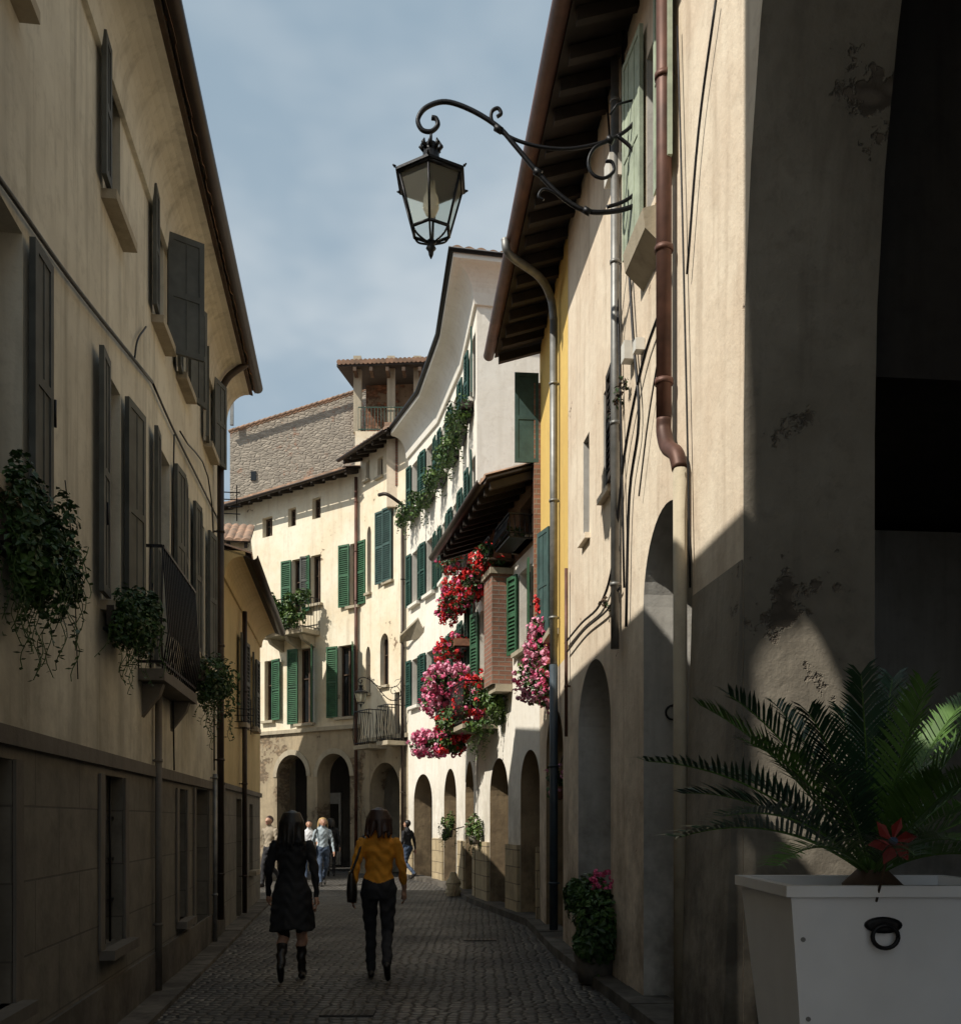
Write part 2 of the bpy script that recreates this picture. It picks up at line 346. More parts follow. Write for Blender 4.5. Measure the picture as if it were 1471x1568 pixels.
# ------------------------------------------------------------------ facade helpers
class Fac:
    def __init__(s,A,B):
        s.A=V((A[0],A[1],0)); s.B=V((B[0],B[1],0)); d=s.B-s.A; s.L=d.length; s.t=d/s.L; s.n=V((s.t.y,-s.t.x,0))
    def pt(s,u,z,o=0): return s.A+s.t*u+s.n*o+V((0,0,z))
    def u(s,px):
        k=(px-CX)/FP; return (k*s.A.y-s.A.x)/(s.t.x-k*s.t.y)
    def uz(s,px,py):
        u=s.u(px); d=s.A.y+s.t.y*u; return u,EYE+(HY-py)*d/FP
    def ud(s,d): return (d-s.A.y)/s.t.y
    def box(s,mb,u0,u1,z0,z1,o0,o1,mat):
        mb.obox(s.pt(u0,z0,o0),s.t*(u1-u0),s.n*(o1-o0),V((0,0,z1-z0)),mat)
def wall(mb,f,z0,z1,ops,mat,thick=.22,rmat=None,u0=0,u1=None):
    u1=f.L if u1 is None else u1; rmat=rmat or mat
    us=sorted({u0,u1,*[o[0] for o in ops],*[o[1] for o in ops]}); us=[u for u in us if u0-1e-6<=u<=u1+1e-6]
    zs=sorted({z0,z1,*[max(z0,o[2]) for o in ops],*[min(z1,o[3]) for o in ops]}); zs=[z for z in zs if z0-1e-6<=z<=z1+1e-6]
    for i in range(len(us)-1):
        for j in range(len(zs)-1):
            uc=(us[i]+us[i+1])/2; zc=(zs[j]+zs[j+1])/2
            if us[i+1]-us[i]<1e-4 or zs[j+1]-zs[j]<1e-4: continue
            if any(o[0]<uc<o[1] and o[2]<zc<o[3] for o in ops): continue
            a,b_,c_,d=us[i],us[i+1],zs[j],zs[j+1]
            mb.poly([f.pt(a,c_),f.pt(b_,c_),f.pt(b_,d),f.pt(a,d)],mat,[(a,c_),(b_,c_),(b_,d),(a,d)])
    for o in ops:
        if o[3]<=z0+1e-4 or o[2]>=z1-1e-4: continue
        rise=o[4] if len(o)>4 else 0; th=o[5] if len(o)>5 else thick; rm=o[6] if len(o)>6 else rmat
        a,b_,c_,d=o[:4]; c_=max(c_,z0); zs_=d-rise; path=[(a,c_)]
        if rise>0:
            K=20; mid=(a+b_)/2; hw=(b_-a)/2
            cur=[(mid-hw*math.cos(math.pi*k/K),zs_+rise*math.sin(math.pi*k/K)) for k in range(K+1)]
            for k in range(K):
                p,q=cur[k],cur[k+1]
                pts=[p,q]+([(q[0],d)] if d-q[1]>1e-4 else [])+([(p[0],d)] if d-p[1]>1e-4 else [])
                if len(pts)>2: mb.poly([f.pt(x,z) for x,z in pts],mat,pts)
            path+=cur
        else: path+=[(a,min(d,z1)),(b_,min(d,z1))]
        path.append((b_,c_))
        if o[2]>z0+.01: path.append((a,c_))
        for k in range(len(path)-1):
            p,q=path[k],path[k+1]
            mb.poly([f.pt(*p),f.pt(*q),f.pt(*q,-th),f.pt(*p,-th)],rm,[(0,p[1]),(0,q[1]),(th,q[1]),(th,p[1])])
def sill(mb,f,a,b_,z,out=.13,h=.08,mat='stone_trim',ext=.1): f.box(mb,a-ext,b_+ext,z-h,z,-.05,out,mat)
def glaz(mb,f,a,b_,c_,d,depth=.2,frame='wood_brown',bars=False):
    o=-depth+.015
    mb.poly([f.pt(a,c_,o),f.pt(b_,c_,o),f.pt(b_,d,o),f.pt(a,d,o)],'glass_dark')
    w=.055
    f.box(mb,a,a+w,c_,d,o,o+.05,frame); f.box(mb,b_-w,b_,c_,d,o,o+.05,frame)
    f.box(mb,a+w,b_-w,c_,c_+w,o,o+.05,frame); f.box(mb,a+w,b_-w,d-w,d,o,o+.05,frame)
    m_=(a+b_)/2; f.box(mb,m_-.03,m_+.03,c_+w,d-w,o,o+.06,frame)
    zc=c_+(d-c_)*.6; f.box(mb,a+w,m_-.03,zc-.015,zc+.015,o,o+.04,frame); f.box(mb,m_+.03,b_-w,zc-.015,zc+.015,o,o+.04,frame)
    if bars:
        k=max(3,int((b_-a)/.13))
        for i in range(1,k):
            uu=a+(b_-a)*i/k; mb.tube([f.pt(uu,c_,-.06),f.pt(uu,d,-.06)],.009,'iron',6)
        for i in range(1,4):
            zz=c_+(d-c_)*i/4; f.box(mb,a,b_,zz-.012,zz+.012,-.075,-.068,'iron')
def shutter(mb,f,uh,w,z0,z1,sgn,ang,mat,louver=True,o=.03):
    a=math.radians(ang); dr=f.t*sgn*math.cos(a)+f.n*math.sin(a); th=(f.n*math.cos(a)-f.t*sgn*math.sin(a))*.035
    O=f.pt(uh,z0,o); H=z1-z0; st=.05; Z=V((0,0,1))
    mb.obox(O,dr*st,th,Z*H,mat); mb.obox(O+dr*(w-st),dr*st,th,Z*H,mat)
    for zz in (0,H*.5-.03,H-.06): mb.obox(O+dr*st+Z*zz,dr*(w-2*st),th,Z*.06,mat)
    if louver:
        k=int((H-.18)/.06)
        for i in range(k):
            zz=.07+i*(H-.14)/k
            if abs(zz-H*.5)<.05: continue
            mb.obox(O+dr*st+Z*zz+th*.1,dr*(w-2*st),th*.8+Z*-.03,Z*.012,mat)
        mb.obox(O+dr*st+th*.02+Z*.06,dr*(w-2*st),th*.06,Z*(H-.12),mat)
    else:
        mb.obox(O+dr*st+th*.25+Z*.06,dr*(w-2*st),th*.5,Z*(H-.12),mat)
        k=max(2,int(w/.14))
        for i in range(1,k): mb.obox(O+dr*(w*i/k)+th*.72+Z*.06,dr*.01,th*.2,Z*(H-.12),mat)
def miters(pl):
    pl=[V((p[0],p[1],0)) for p in pl]; ns=[]
    for i in range(len(pl)-1):
        d=(pl[i+1]-pl[i]).normalized(); ns.append(V((d.y,-d.x,0)))
    out=[]
    for i in range(len(pl)):
        if i==0: out.append(ns[0])
        elif i==len(pl)-1: out.append(ns[-1])
        else:
            m_=(ns[i-1]+ns[i]); m_.normalize(); out.append(m_/max(.3,m_.dot(ns[i])))
    return pl,out
def sweep(mb,pl,prof,mat,z=0,closed=True,smooth=False):
    p,mt=miters(pl); rings=[[p[i]+mt[i]*a+V((0,0,z+b_)) for a,b_ in prof] for i in range(len(p))]
    mb.grid(rings,mat,closed,closed,smooth)
def gutter(mb,pl,o,z,r=.07,mat='gutter_dark'):
    prof=[(o+r+r*math.cos(t),z+r*math.sin(t)) for t in [math.pi+math.pi*k/8 for k in range(9)]]+[(o+r+(r-.012)*math.cos(t),z+(r-.012)*math.sin(t)) for t in [2*math.pi-math.pi*k/8 for k in range(9)]]
    sweep(mb,pl,prof,mat,0,True,True)
def roof(mb,pl,z,over,depth,slope,rafters=.45,rmat='wood_dark',per=.2):
    p,mt=miters(pl)
    for i in range(len(p)-1):
        A,B,ma,mb_=p[i],p[i+1],mt[i],mt[i+1]; L=(B-A).length; n=max(2,int(L/per)*6)
        r0=[];r1=[];b0=[]
        for k in range(n+1):
            t=k/n; q=A.lerp(B,t); m_=ma.lerp(mb_,t); hz=.05*abs(math.sin(math.pi*k/6))+ .010*mnoise.noise(V((q.x*3,q.y*3,k//6)))
            e=over+.025*mnoise.noise(V((k//6*1.7,q.x,q.y)))
            r0.append(q+m_*e+V((0,0,z+hz+.03-over*slope))); r1.append(q-m_*depth+V((0,0,z+hz+.03+depth*slope)))
            b0.append(q+m_*e+V((0,0,z-over*slope)))
        mb.grid([b0,r0,r1],'tile',False,False,False)
        u0,u1=A+ma*(over-.03)+V((0,0,z-over*slope-.03)),B+mb_*(over-.03)+V((0,0,z-over*slope-.03))
        u2,u3=B-mb_*depth+V((0,0,z+depth*slope-.03)),A-ma*depth+V((0,0,z+depth*slope-.03))
        Z=V((0,0,.028)); mb.hexa([u0,u1,u2,u3,u0+Z,u1+Z,u2+Z,u3+Z],rmat)
        if rafters:
            f=Fac(A,B); c_=int(f.L/rafters)
            for k in range(c_+1):
                uu=.06+k*(f.L-.2)/max(1,c_)+U(-.03,.03); mb.obox(f.pt(uu,z-.16+U(-.01,.01),-.05),f.t*U(.07,.095),f.n*(over-U(.02,.05))+V((0,0,-(over-.02)*slope)),V((0,0,.12)),rmat)
def body(mb,f,depth,z,mat,e0=True,e1=True,zb=0):
    a,b_,c_,d=f.pt(0,0,0),f.pt(f.L,0,0),f.pt(f.L,0,-depth),f.pt(0,0,-depth); Z=V((0,0,z)); B=V((0,0,zb))
    if e0: mb.poly([d+B,a+B,a+Z,d+Z],mat)
    if e1: mb.poly([b_+B,c_+B,c_+Z,b_+Z],mat)
    mb.poly([c_,d,d+Z,c_+Z],mat)
    mb.poly([a+Z,b_+Z,c_+Z,d+Z],mat)
def pipe(mb,f,u,z0,z1,r=.05,mat='lead_pipe',o=.09):
    mb.tube([f.pt(u,z0,o),f.pt(u,z1,o)],r,mat,10)
    z=z0+.6
    while z<z1:
        mb.tube([f.pt(u,z-.015,o),f.pt(u,z+.015,o)],r*1.22,mat,10); f.box(mb,u-.01,u+.01,z-.01,z+.01,0,o,mat); z+=1.5
def railing(mb,pts,z0,z1,gap=.11,mat='iron',belly=0):
    pts=[V(p) for p in pts]
    for i in range(len(pts)-1):
        a,b_=pts[i],pts[i+1]; d=b_-a; L=d.length; t=d/L; n=V((t.y,-t.x,0))
        for z in (z0+.06,z1): mb.obox(a+V((0,0,z-.012))-n*.012,d,n*.024,V((0,0,.024)),mat)
        k=max(1,int(L/gap))
        for j in range(k+1):
            q=a+d*(j/k)
            mb.tube([q+V((0,0,z0)),q+n*belly+V((0,0,z0+(z1-z0)*.3)),q+V((0,0,z1))],.008,mat,5)
def leaves(mb,c,rad,n,size,mats=('leaf_a','leaf_b','leaf_c'),droop=0):
    c=V(c)
    cl=[(V((U(-1,1),U(-1,1),U(-1,1))),U(.3,.65)) for _ in range(9)]
    for i in range(n):
        k,(cc,cr)=i%9,cl[i%9]
        while True:
            p=V((U(-1,1),U(-1,1),U(-1,1)))
            if p.length<1: break
        p=p.normalized()*(p.length**.4)
        q=cc*.62+p*cr
        if q.length>1.15: q*=1.15/q.length
        pos=c+V((q.x*rad[0],q.y*rad[1],q.z*rad[2]-droop*(q.x*q.x+q.y*q.y)))
        nrm=(p+V((U(-.6,.6),U(-.6,.6),U(-.2,.9)))).normalized(); a=nrm.cross(V((U(-1,1),U(-1,1),U(-1,1)))).normalized(); b_=nrm.cross(a)
        s=size*U(.6,1.3)
        mb.poly([pos-a*s*.5,pos+b_*s*.33+nrm*s*.08,pos+a*s*.55-nrm*s*.1,pos-b_*s*.33+nrm*s*.08],mats[int(U(0,len(mats)))] if R()<.35 else mats[k%len(mats)])
def trail(mb,c,n,L,size,mats):
    for i in range(n):
        a=U(0,6.28); p=V(c)+V((math.cos(a)*U(.02,.22),math.sin(a)*U(.02,.22),U(-.1,.1))); l=U(.4,1)*L; k_=int(l/.035); pts=[]
        dx,dy=U(-.12,.12),U(-.12,.12)
        for j in range(k_):
            t=j/max(1,k_); q=p+V((dx*t+.02*math.sin(j*.9+i),dy*t,-l*t)); pts.append(q)
            d=V((U(-1,1),U(-1,1),U(-.6,.4))).normalized(); b_=d.cross(V((0,.3,1))).normalized(); s=size*U(.6,1.1)
            mb.poly([q,q+d*s*.5+b_*s*.3,q+d*s,q+d*s*.5-b_*s*.3],mats[int(U(0,len(mats)))])
        if len(pts)>2: mb.tube(pts,.003,mats[0],3,False)
def blooms(mb,c,rad,n,size,mats):
    c=V(c)
    for i in range(n):
        p=V((U(-1,1),U(-1,1),U(-1,1)))
        if p.length<.01: continue
        p=p.normalized()*U(.75,1.15); pos=c+V((p.x*rad[0],p.y*rad[1],p.z*rad[2])); mt=mats[int(U(0,len(mats)))]
        for k in range(8):
            d=V((U(-1,1),U(-1,1),U(-1,1))).normalized(); q=pos+d*size*.5; a=d.cross(V((.3,.5,.8))).normalized(); b_=d.cross(a); s=size*.42
            mb.poly([q-a*s,q-b_*s,q+a*s,q+b_*s],mt)

# ------------------------------------------------------------------ plan + sun direction
S=V((-.56,-.38,.70)).normalized()
def LX(d): return -1.83-.13*d
def RX(d): return 2.186-.096*d
def crossL(x,y,z):
    t=(-1.83-.13*y-x)/(S.x+.13*S.y); return V((x,y,z))+S*t
YN=crossL(RX(6)+.01,6,3).y
fL1=Fac((LX(YN),YN),(LX(13.8),13.8)); fL2=Fac((LX(13.82)-.02,13.82),(LX(19.5)-.02,19.5)); fL0=Fac((LX(-3.5),-3.5),(LX(YN-.01),YN-.01))
fF=Fac((-8.9,33.7),(-3.65,29.8)); fR5=Fac((-3.65,29.8),(-2.03,27.5))
R4pl=[(-2.03,27.5),(-1.06,25),(-.40,22),(-.07,19.3)]; fR4=[Fac(R4pl[i],R4pl[i+1]) for i in range(3)]
fR3=Fac((-.05,19.2),(.9,14.9)); fR2=Fac((.9,14.88),(1.055,11.8)); fR1=Fac((1.055,11.78),(RX(6),6)); fR0=Fac((RX(6),6),(RX(-5),-5))

# ================================================================== GROUND
g=MB(); g.poly([(-250,-60,0),(250,-60,0),(250,300,0),(-250,300,0)],'cobbles'); g.make('ground')
k=MB()
for f,w in ((fL0,.26),(fL1,.26),(fL2,.26)):
    u=0
    while u<f.L-.3:
        l=U(.7,1.1); f.box(k,u,min(u+l-.012,f.L),.0,.04+U(0,.012),.002,w,'stone_dark'); u+=l
for f in (fR0,fR1,fR2,fR3,*fR4):
    u=0
    while u<f.L-.2:
        l=U(.7,1.1); f.box(k,u,min(u+l-.012,f.L),.0,.10+U(0,.012),-.2,.20,'stone_dark'); u+=l
k.make('pavement_kerb')
def grate(px,y,w):
    d=EYE*FP/(y-HY); p=P(px,y,d); g=MB(); g.box(p.x-w,p.x+w,d-.12,d+.12,.0,.012,'iron')
    for i in range(7):
        x=p.x-w+.03+i*(2*w-.06)/7; g.box(x,x+.03,d-.09,d+.09,.0121,.016,'stone_dark')
    g.make('drain_grate')
grate(533,1553,.22); grate(735,1440,.22)

# unseen wall added out of frame left to shade near pier, palm and planter
w=MB(); b0=empty('sun_blocker')
def hit0(x,y,z):
    q=crossL(x,y,z); return fL0.ud(q.y),q.z
ua,za=hit0(1.60,6,2.80); ub,zb0=hit0(2.46,6,2.50); _,zl=hit0(1.62,6,1.78)
o1=(max(.2,min(ua,ub)),fL0.L-.03,zl,max(za,zb0)+.15,.75,.25)  # opening shaped so the sun leaves a patch on the pier
uc,zc=hit0(1.80,3.3,1.70); ud_,zd=hit0(1.55,3.2,2.0)
o2=(min(uc,ud_)-.3,max(uc,ud_)+.3,min(zc,zd)-.05,max(zc,zd)+.5,.2,.25)  # opening sized to let sun onto the palm's right fronds
wall(w,fL0,0,12.6,[o1,o2],'cream_old',.25)
w.poly([fL0.pt(0,0,-.25),fL0.pt(0,0,0),fL0.pt(0,12.6,0),fL0.pt(0,12.6,-.25)],'cream_old')
w.make('blocker_wall',b0)

# ================================================================== LEFT HOUSE L1
b1=empty('plastered_town_house'); w=MB(); s=MB(); r=MB()
def rng(f,a,b_):
    x,y=f.u(a),f.u(b_); return min(x,y),max(x,y)
ops=[];gl=[]
def addw(f,a,b_,z0,z1,ops,gl,rise=0,**k):
    u0,u1=rng(f,a,b_) ; ops.append((u0,u1,z0,z1,rise)); gl.append((u0,u1,z0,z1,k)); return u0,u1
EZ=7.75
for a,b_,z0,z1,kw in ((-40,34,3.3,4.85,{}),(158,184,3.2,4.95,{}),(238,260,2.92,5.15,dict(door=1)),(279,290,3.5,5.2,{}),(302,313,3.5,5.2,{}),
    (-30,20,6.05,7.1,{}),(160,184,6.2,7.25,{}),(235,250,6.2,7.3,{}),(272,283,6.25,7.3,{}),(313,321,6.25,7.3,{})):
    addw(fL1,a,b_,z0,z1,ops,gl,**kw)
for a,b_,z0,z1,kw in ((-30,18,.62,1.93,dict(bars=1)),(157,188,.66,1.94,dict(bars=1)),(272,284,.55,1.94,dict(bars=1)),(298,318,.02,1.98,dict(door=1))):
    addw(fL1,a,b_,z0,z1,ops,gl,**kw)
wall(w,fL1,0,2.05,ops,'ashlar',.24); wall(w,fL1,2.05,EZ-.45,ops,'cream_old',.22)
wall(w,fL1,EZ-.45,EZ,[],'cream_old')
body(w,fL1,6,EZ,'cream_old')
fL1.box(w,0,fL1.L,2.0,2.1,.002,.035,'stone_dark')
fL1.box(w,0,fL1.L,0.05,.40,.003,.03,'stone_dark')
for (a,b_,z0,z1,kw) in gl:
    glaz(w,fL1,a,b_,z0,z1,.22,'wood_dark',kw.get('bars',False))
    if not kw.get('door'): sill(w,fL1,a,b_,z0,.11,.07,mat='stone_dark' if z0<2 else 'stone_trim')
    if z1<2:
        for x0,x1 in ((a-.13,a-.005),(b_+.005,b_+.13)): fL1.box(w,x0,x1,z0,z1,.004,.022,'stone_dark')
prof=[(0,-.62),(.04,-.62),(.05,-.55)]+[(.05+.30*(1-math.cos(t)),-.55+.42*math.sin(t)) for t in [math.pi/2*k_/8 for k_ in range(1,9)]]+[(.40,-.12),(.40,0),(0,0)]
sweep(w,[fL1.A,fL1.B],prof,'cream_old',EZ)
roof(r,[fL1.A,fL1.B],EZ+.02,.44,6,.3,0,'wood_brown'); gutter(r,[fL1.A,fL1.B],.40,EZ-.03,.075)
G='shutter_grey'
for px0,side,wd,z0,z1,ang in ((36,1,.30,3.3,4.85,2),(156,-1,.26,3.2,4.95,3),(185,1,.40,3.2,4.95,7),(236,-1,.24,3.0,5.15,4),(262,1,.34,3.6,5.2,5),(279,-1,.24,3.5,5.2,5),(291,1,.28,3.5,5.2,6),(302,-1,.28,3.5,5.2,6),(314,1,.32,3.5,5.2,8),
    (158,-1,.20,6.2,7.25,2),(234,-1,.22,6.2,7.3,3),(251,1,.36,6.12,7.3,60),(271,-1,.26,6.2,7.3,4),(284,1,.32,6.2,7.3,24),(312,-1,.28,6.2,7.3,8),(322,1,.34,6.2,7.3,18)):
    shutter(s,fL1,fL1.u(px0),wd,z0+.02,z1,side,ang,G,louver=False)
for px,z in ((60,3.9),(145,3.7),(217,3.5)):
    u_=fL1.u(px); s.tube([fL1.pt(u_,z,.09),fL1.pt(u_,z+.16,.09)],.008,'iron',6)
w.make('walls',b1); s.make('shutters',b1); r.make('roof',b1)
d_=MB(); pipe(d_,fL1,fL1.u(327),.3,EZ-.5,.045,'gutter_dark'); d_.tube(spline([fL1.pt(fL1.u(327),EZ-.5,.09),fL1.pt(fL1.u(327),EZ-.3,.2),fL1.pt(fL1.u(327)+.05,EZ-.1,.42)]),.045,'gutter_dark')
pipe(d_,fL1,fL1.u(234),.05,2.78,.032,'stone_dark',.05); pipe(d_,fL1,fL1.u(322),.05,2.2,.03,'lead_pipe',.06); d_.make('drainpipe',b1)
c_=MB()
def cable(f,pts,r=.012,mat='iron',o=.03,sag=.0):
    q=[]
    for px,py in pts:
        u_,z=f.uz(px,py); q.append(f.pt(u_,z,o))
    c_.tube(spline(q,5),r,mat,6)
cable(fL1,[(-60,210),(0,287),(110,440),(228,585)],.014); cable(fL1,[(228,585),(262,660),(300,735),(335,805)],.012)
cable(fL1,[(200,550),(205,520),(218,500)],.008); cable(fL1,[(268,660),(318,770),(322,1180)],.009,o=.05); cable(fL1,[(262,665),(258,900),(262,1180)],.008,o=.03)
cable(fL1,[(0,745),(110,850)],.004); cable(fL1,[(92,735),(105,860),(112,1040)],.004)
cable(fL2,[(362,860),(372,960),(378,1090)],.01)
c_.make('wall_cable',b1)
d_=MB(); u0,u1=rng(fL1,211,268); BO=.22; fL1.box(d_,u0,u1,2.80,2.90,.0,BO,'stone_dark')
for uu in (u0+.15,u1-.25): d_.hexa([fL1.pt(uu,2.5,0),fL1.pt(uu+.1,2.5,0),fL1.pt(uu+.1,2.7,.15),fL1.pt(uu,2.7,.15),fL1.pt(uu,2.79,0),fL1.pt(uu+.1,2.79,0),fL1.pt(uu+.1,2.79,.18),fL1.pt(uu,2.79,.18)],'stone_dark')
railing(d_,[fL1.pt(u0+.02,0,0),fL1.pt(u0+.02,0,BO-.02),fL1.pt(u1-.02,0,BO-.02),fL1.pt(u1-.02,0,0)],2.9,3.95,.09,belly=.05); d_.make('balcony',b1)
def planter_box(f,ua,ub,z,out,name,n=900,hang=.3,cols=None,rz=.25,leafs=('leaf_a','leaf_b','leaf_b'),size=.06,nb=30,bs=.05,box='wood_dark',tr=0,kk=None,rk=.62):
    mb=MB(); f.box(mb,ua,ub,z,z+.14,.05,.02+out,box); f.box(mb,ua+.1,ub-.1,z-.02,z,.0,.02+out,'iron')
    L=ub-ua; k_=kk or max(1,int(L/.4))
    for i in range(k_):
        u_=ua+(i+.5)*L/k_; c0=f.pt(u_,z+.12-hang*.35,.12+out*.75); rr=(max(.18,L/k_*rk)*U(.85,1.15),)*2+(rz*U(.85,1.2)+hang*.3,)
        leaves(mb,c0,rr,n//k_,size,leafs)
        if tr: trail(mb,c0+V((0,0,-.05)),tr//k_,hang+rz+.15,size,leafs)
        if cols: blooms(mb,c0,(rr[0],rr[1],rr[2]),nb//k_,bs,cols)
    mb.make(name)
planter_box(fL1,fL1.u(-22),fL1.u(36),3.0,.08,'trailing_window_plant',4600,.2,rz=.30,size=.042,tr=34,kk=3,rk=.5)
planter_box(fL1,fL1.u(152),fL1.u(182),3.02,.08,'trailing_window_plant',3000,.12,rz=.22,size=.042,tr=22,kk=3,rk=.5)
planter_box(fL1,fL1.u(277),fL1.u(298),3.1,.2,'trailing_window_plant',2200,.25,rz=.22,size=.05,tr=20)
d_=MB()
for k_ in range(4): d_.tube([fL1.pt(fL1.L-.1,5.9+.1*k_,0),fL1.pt(fL1.L-.1,5.9+.1*k_,.25)],.008,'iron',5); d_.tube([fL2.pt(1.5,3.05+.1*k_,0),fL2.pt(1.5,3.05+.1*k_,.3)],.008,'iron',5)
d_.tube([fL1.pt(fL1.L-.1,5.8,.2),fL1.pt(fL1.L-.1,6.3,.2)],.008,'iron',5); d_.tube([fL2.pt(1.5,2.95,.25),fL2.pt(1.5,3.5,.25)],.008,'iron',5)
d_.make('wire_bracket',b1)

b2=empty('ochre_house'); w=MB(); s=MB(); r=MB(); ops=[]; gl=[]
for a,b_,z0,z1,kw in ((366,371,3.2,4.6,{}),(384,388,3.3,4.6,{}),(362,370,.02,1.95,dict(door=1)),(382,387,.7,1.9,{})): addw(fL2,a,b_,z0,z1,ops,gl,**kw)
wall(w,fL2,0,2.1,ops,'ashlar'); wall(w,fL2,2.1,5.45,ops,'ochre'); body(w,fL2,5,5.45,'ochre')
for (a,b_,z0,z1,kw) in gl:
    glaz(w,fL2,a,b_,z0,z1,.22,'wood_dark')
    if z0>.1: sill(w,fL2,a,b_,z0)
    if z0>2.5:
        shutter(s,fL2,a,.35,z0,z1,-1,5,'shutter_grey'); shutter(s,fL2,b_,.35,z0,z1,1,5,'shutter_grey')
fL2.box(w,0,fL2.L,2.06,2.14,.003,.04,'stone_dark')
sweep(w,[fL2.A,fL2.B],[(x*.8,z*.6) for x,z in prof],'ochre',5.42)
roof(r,[fL2.A,fL2.B],5.47,.40,5,.3,0); gutter(r,[fL2.A,fL2.B],.36,5.36,.07)
w.make('walls',b2); s.make('shutters',b2); r.make('roof',b2)
d_=MB(); pipe(d_,fL2,fL2.u(366),.1,5,.04,'gutter_dark'); d_.make('drainpipe',b2)
b=empty('small_tiled_house'); fX=Fac((-10,24.6),(-5.95,25.4)); w=MB(); wall(w,fX,0,8.9,[],'far_plaster'); body(w,fX,4,8.9,'far_plaster'); roof(w,[fX.A,fX.B],8.9,.45,3,.4); w.make('walls',b)

# ================================================================== FAR HOUSE F
bF=empty('arcaded_end_house'); w=MB(); s=MB(); r=MB(); ops=[]; gl=[]
F_E=12.35
W_=[(402,417,792,822,None),(441,453,778,806,None),(478,491,762,794,None),
 (447,464,856,940,'open'),(476,491,850,925,'halfg'),(536,548,832,928,'open'),
 (405,418,1012,1104,'half'),(457,480,992,1108,'closed'),(518,542,988,1098,'closed')]
for a,b_,yt,yb,sh in W_:
    zt=fF.uz((a+b_)/2,yt)[1]; zb=fF.uz((a+b_)/2,yb)[1]
    u0,u1=rng(fF,a,b_); ops.append((u0,u1,zb,zt,0)); gl.append((u0,u1,zb,zt,sh))
ar=[]
for a,b_,yt in ((424,470,1156),(486,536,1154)):
    u0,u1=rng(fF,a,b_); zt=fF.uz((a+b_)/2,yt)[1]; ar.append((u0,u1,0,zt,(u1-u0)/2,.55))
ar.append((.1,1.35,0,3.6,.62,.55))
allo=ops+ar
wall(w,fF,0,4.45,allo,'arcade_stone',.25); wall(w,fF,4.45,F_E,allo,'far_plaster',.25)
fF.box(w,0,fF.L,4.42,4.54,.003,.09,'stone_trim')
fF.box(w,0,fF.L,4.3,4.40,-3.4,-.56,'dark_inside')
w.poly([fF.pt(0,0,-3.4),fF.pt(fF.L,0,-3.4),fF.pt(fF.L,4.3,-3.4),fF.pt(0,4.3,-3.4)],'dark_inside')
for a,b_ in ((1.6,2.4),(3.6,4.6)): fF.box(w,a,b_,0.02,2.6,-3.39,-3.33,'light_inside'); fF.box(w,a+.1,b_-.1,.5,2.2,-3.32,-3.30,'glass_dark')
for a,b_,z0,z1,sh in gl:
    glaz(w,fF,a,b_,z0,z1,.22,'wood_brown')
    if sh: sill(w,fF,a,b_,z0)
    g_='shutter_green'
    if sh=='open': shutter(s,fF,a,.42,z0,z1,-1,6,g_); shutter(s,fF,b_,.42,z0,z1,1,10,g_)
    if sh=='half': shutter(s,fF,b_,.45,z0,z1,1,8,g_)
    if sh=='halfg': shutter(s,fF,a,.35,z0,z1,-1,20,'shutter_grey')
    if sh=='closed': shutter(s,fF,a,.42,z0,z1,-1,8,g_); shutter(s,fF,b_,.42,z0,z1,1,48,g_)
for (u0,u1,_,zt,rise,_t) in ar:
    mid=(u0+u1)/2; hw=(u1-u0)/2; K=16
    for k_ in range(K):
        t0,t1=math.pi*k_/K,math.pi*(k_+1)/K
        pp=[(mid-(hw+x)*math.cos(t),zt-rise+(rise+x)*math.sin(t)) for t,x in ((t0,0),(t1,0),(t1,.17),(t0,.17))]
        w.hexa([fF.pt(*q,.003) for q in pp]+[fF.pt(*q,.03) for q in pp],'stone_trim')
body(w,fF,9,F_E,'far_plaster')
roof(r,[fF.A,fF.B],F_E+.02,.62,5,.34,.5); gutter(r,[fF.A,fF.B],.60,F_E-.24,.07)
w.make('walls',bF); s.make('shutters',bF); r.make('roof',bF)
d_=MB(); u0,u1=rng(fF,424,490); zb=fF.uz(455,972)[1]
fF.box(d_,u0,u1,zb-.14,zb,0,.75,'stone_trim')
for uu in (u0+.2,(u0+u1)/2,u1-.35): d_.hexa([fF.pt(uu,zb-.5,0),fF.pt(uu+.15,zb-.5,0),fF.pt(uu+.15,zb-.3,.5),fF.pt(uu,zb-.3,.5),fF.pt(uu,zb-.15,0),fF.pt(uu+.15,zb-.15,0),fF.pt(uu+.15,zb-.15,.6),fF.pt(uu,zb-.15,.6)],'stone_trim')
railing(d_,[fF.pt(u0+.03,0,0),fF.pt(u0+.03,0,.72),fF.pt(u1-.03,0,.72),fF.pt(u1-.03,0,0)],zb,zb+1.0,.12); d_.make('balcony',bF)
fp=MB()
for i in range(17): leaves(fp,fF.pt(u0+.05+i*(u1-u0-.1)/16,zb+.55+U(-.35,.5),.80+U(-.1,.12)),(.3,.2,.34),240,.12)
fp.make('balcony_plants')
d_=MB(); pipe(d_,fF,fF.L-.1,.2,F_E-.3,.05,'copper_pipe'); d_.make('drainpipe',bF)

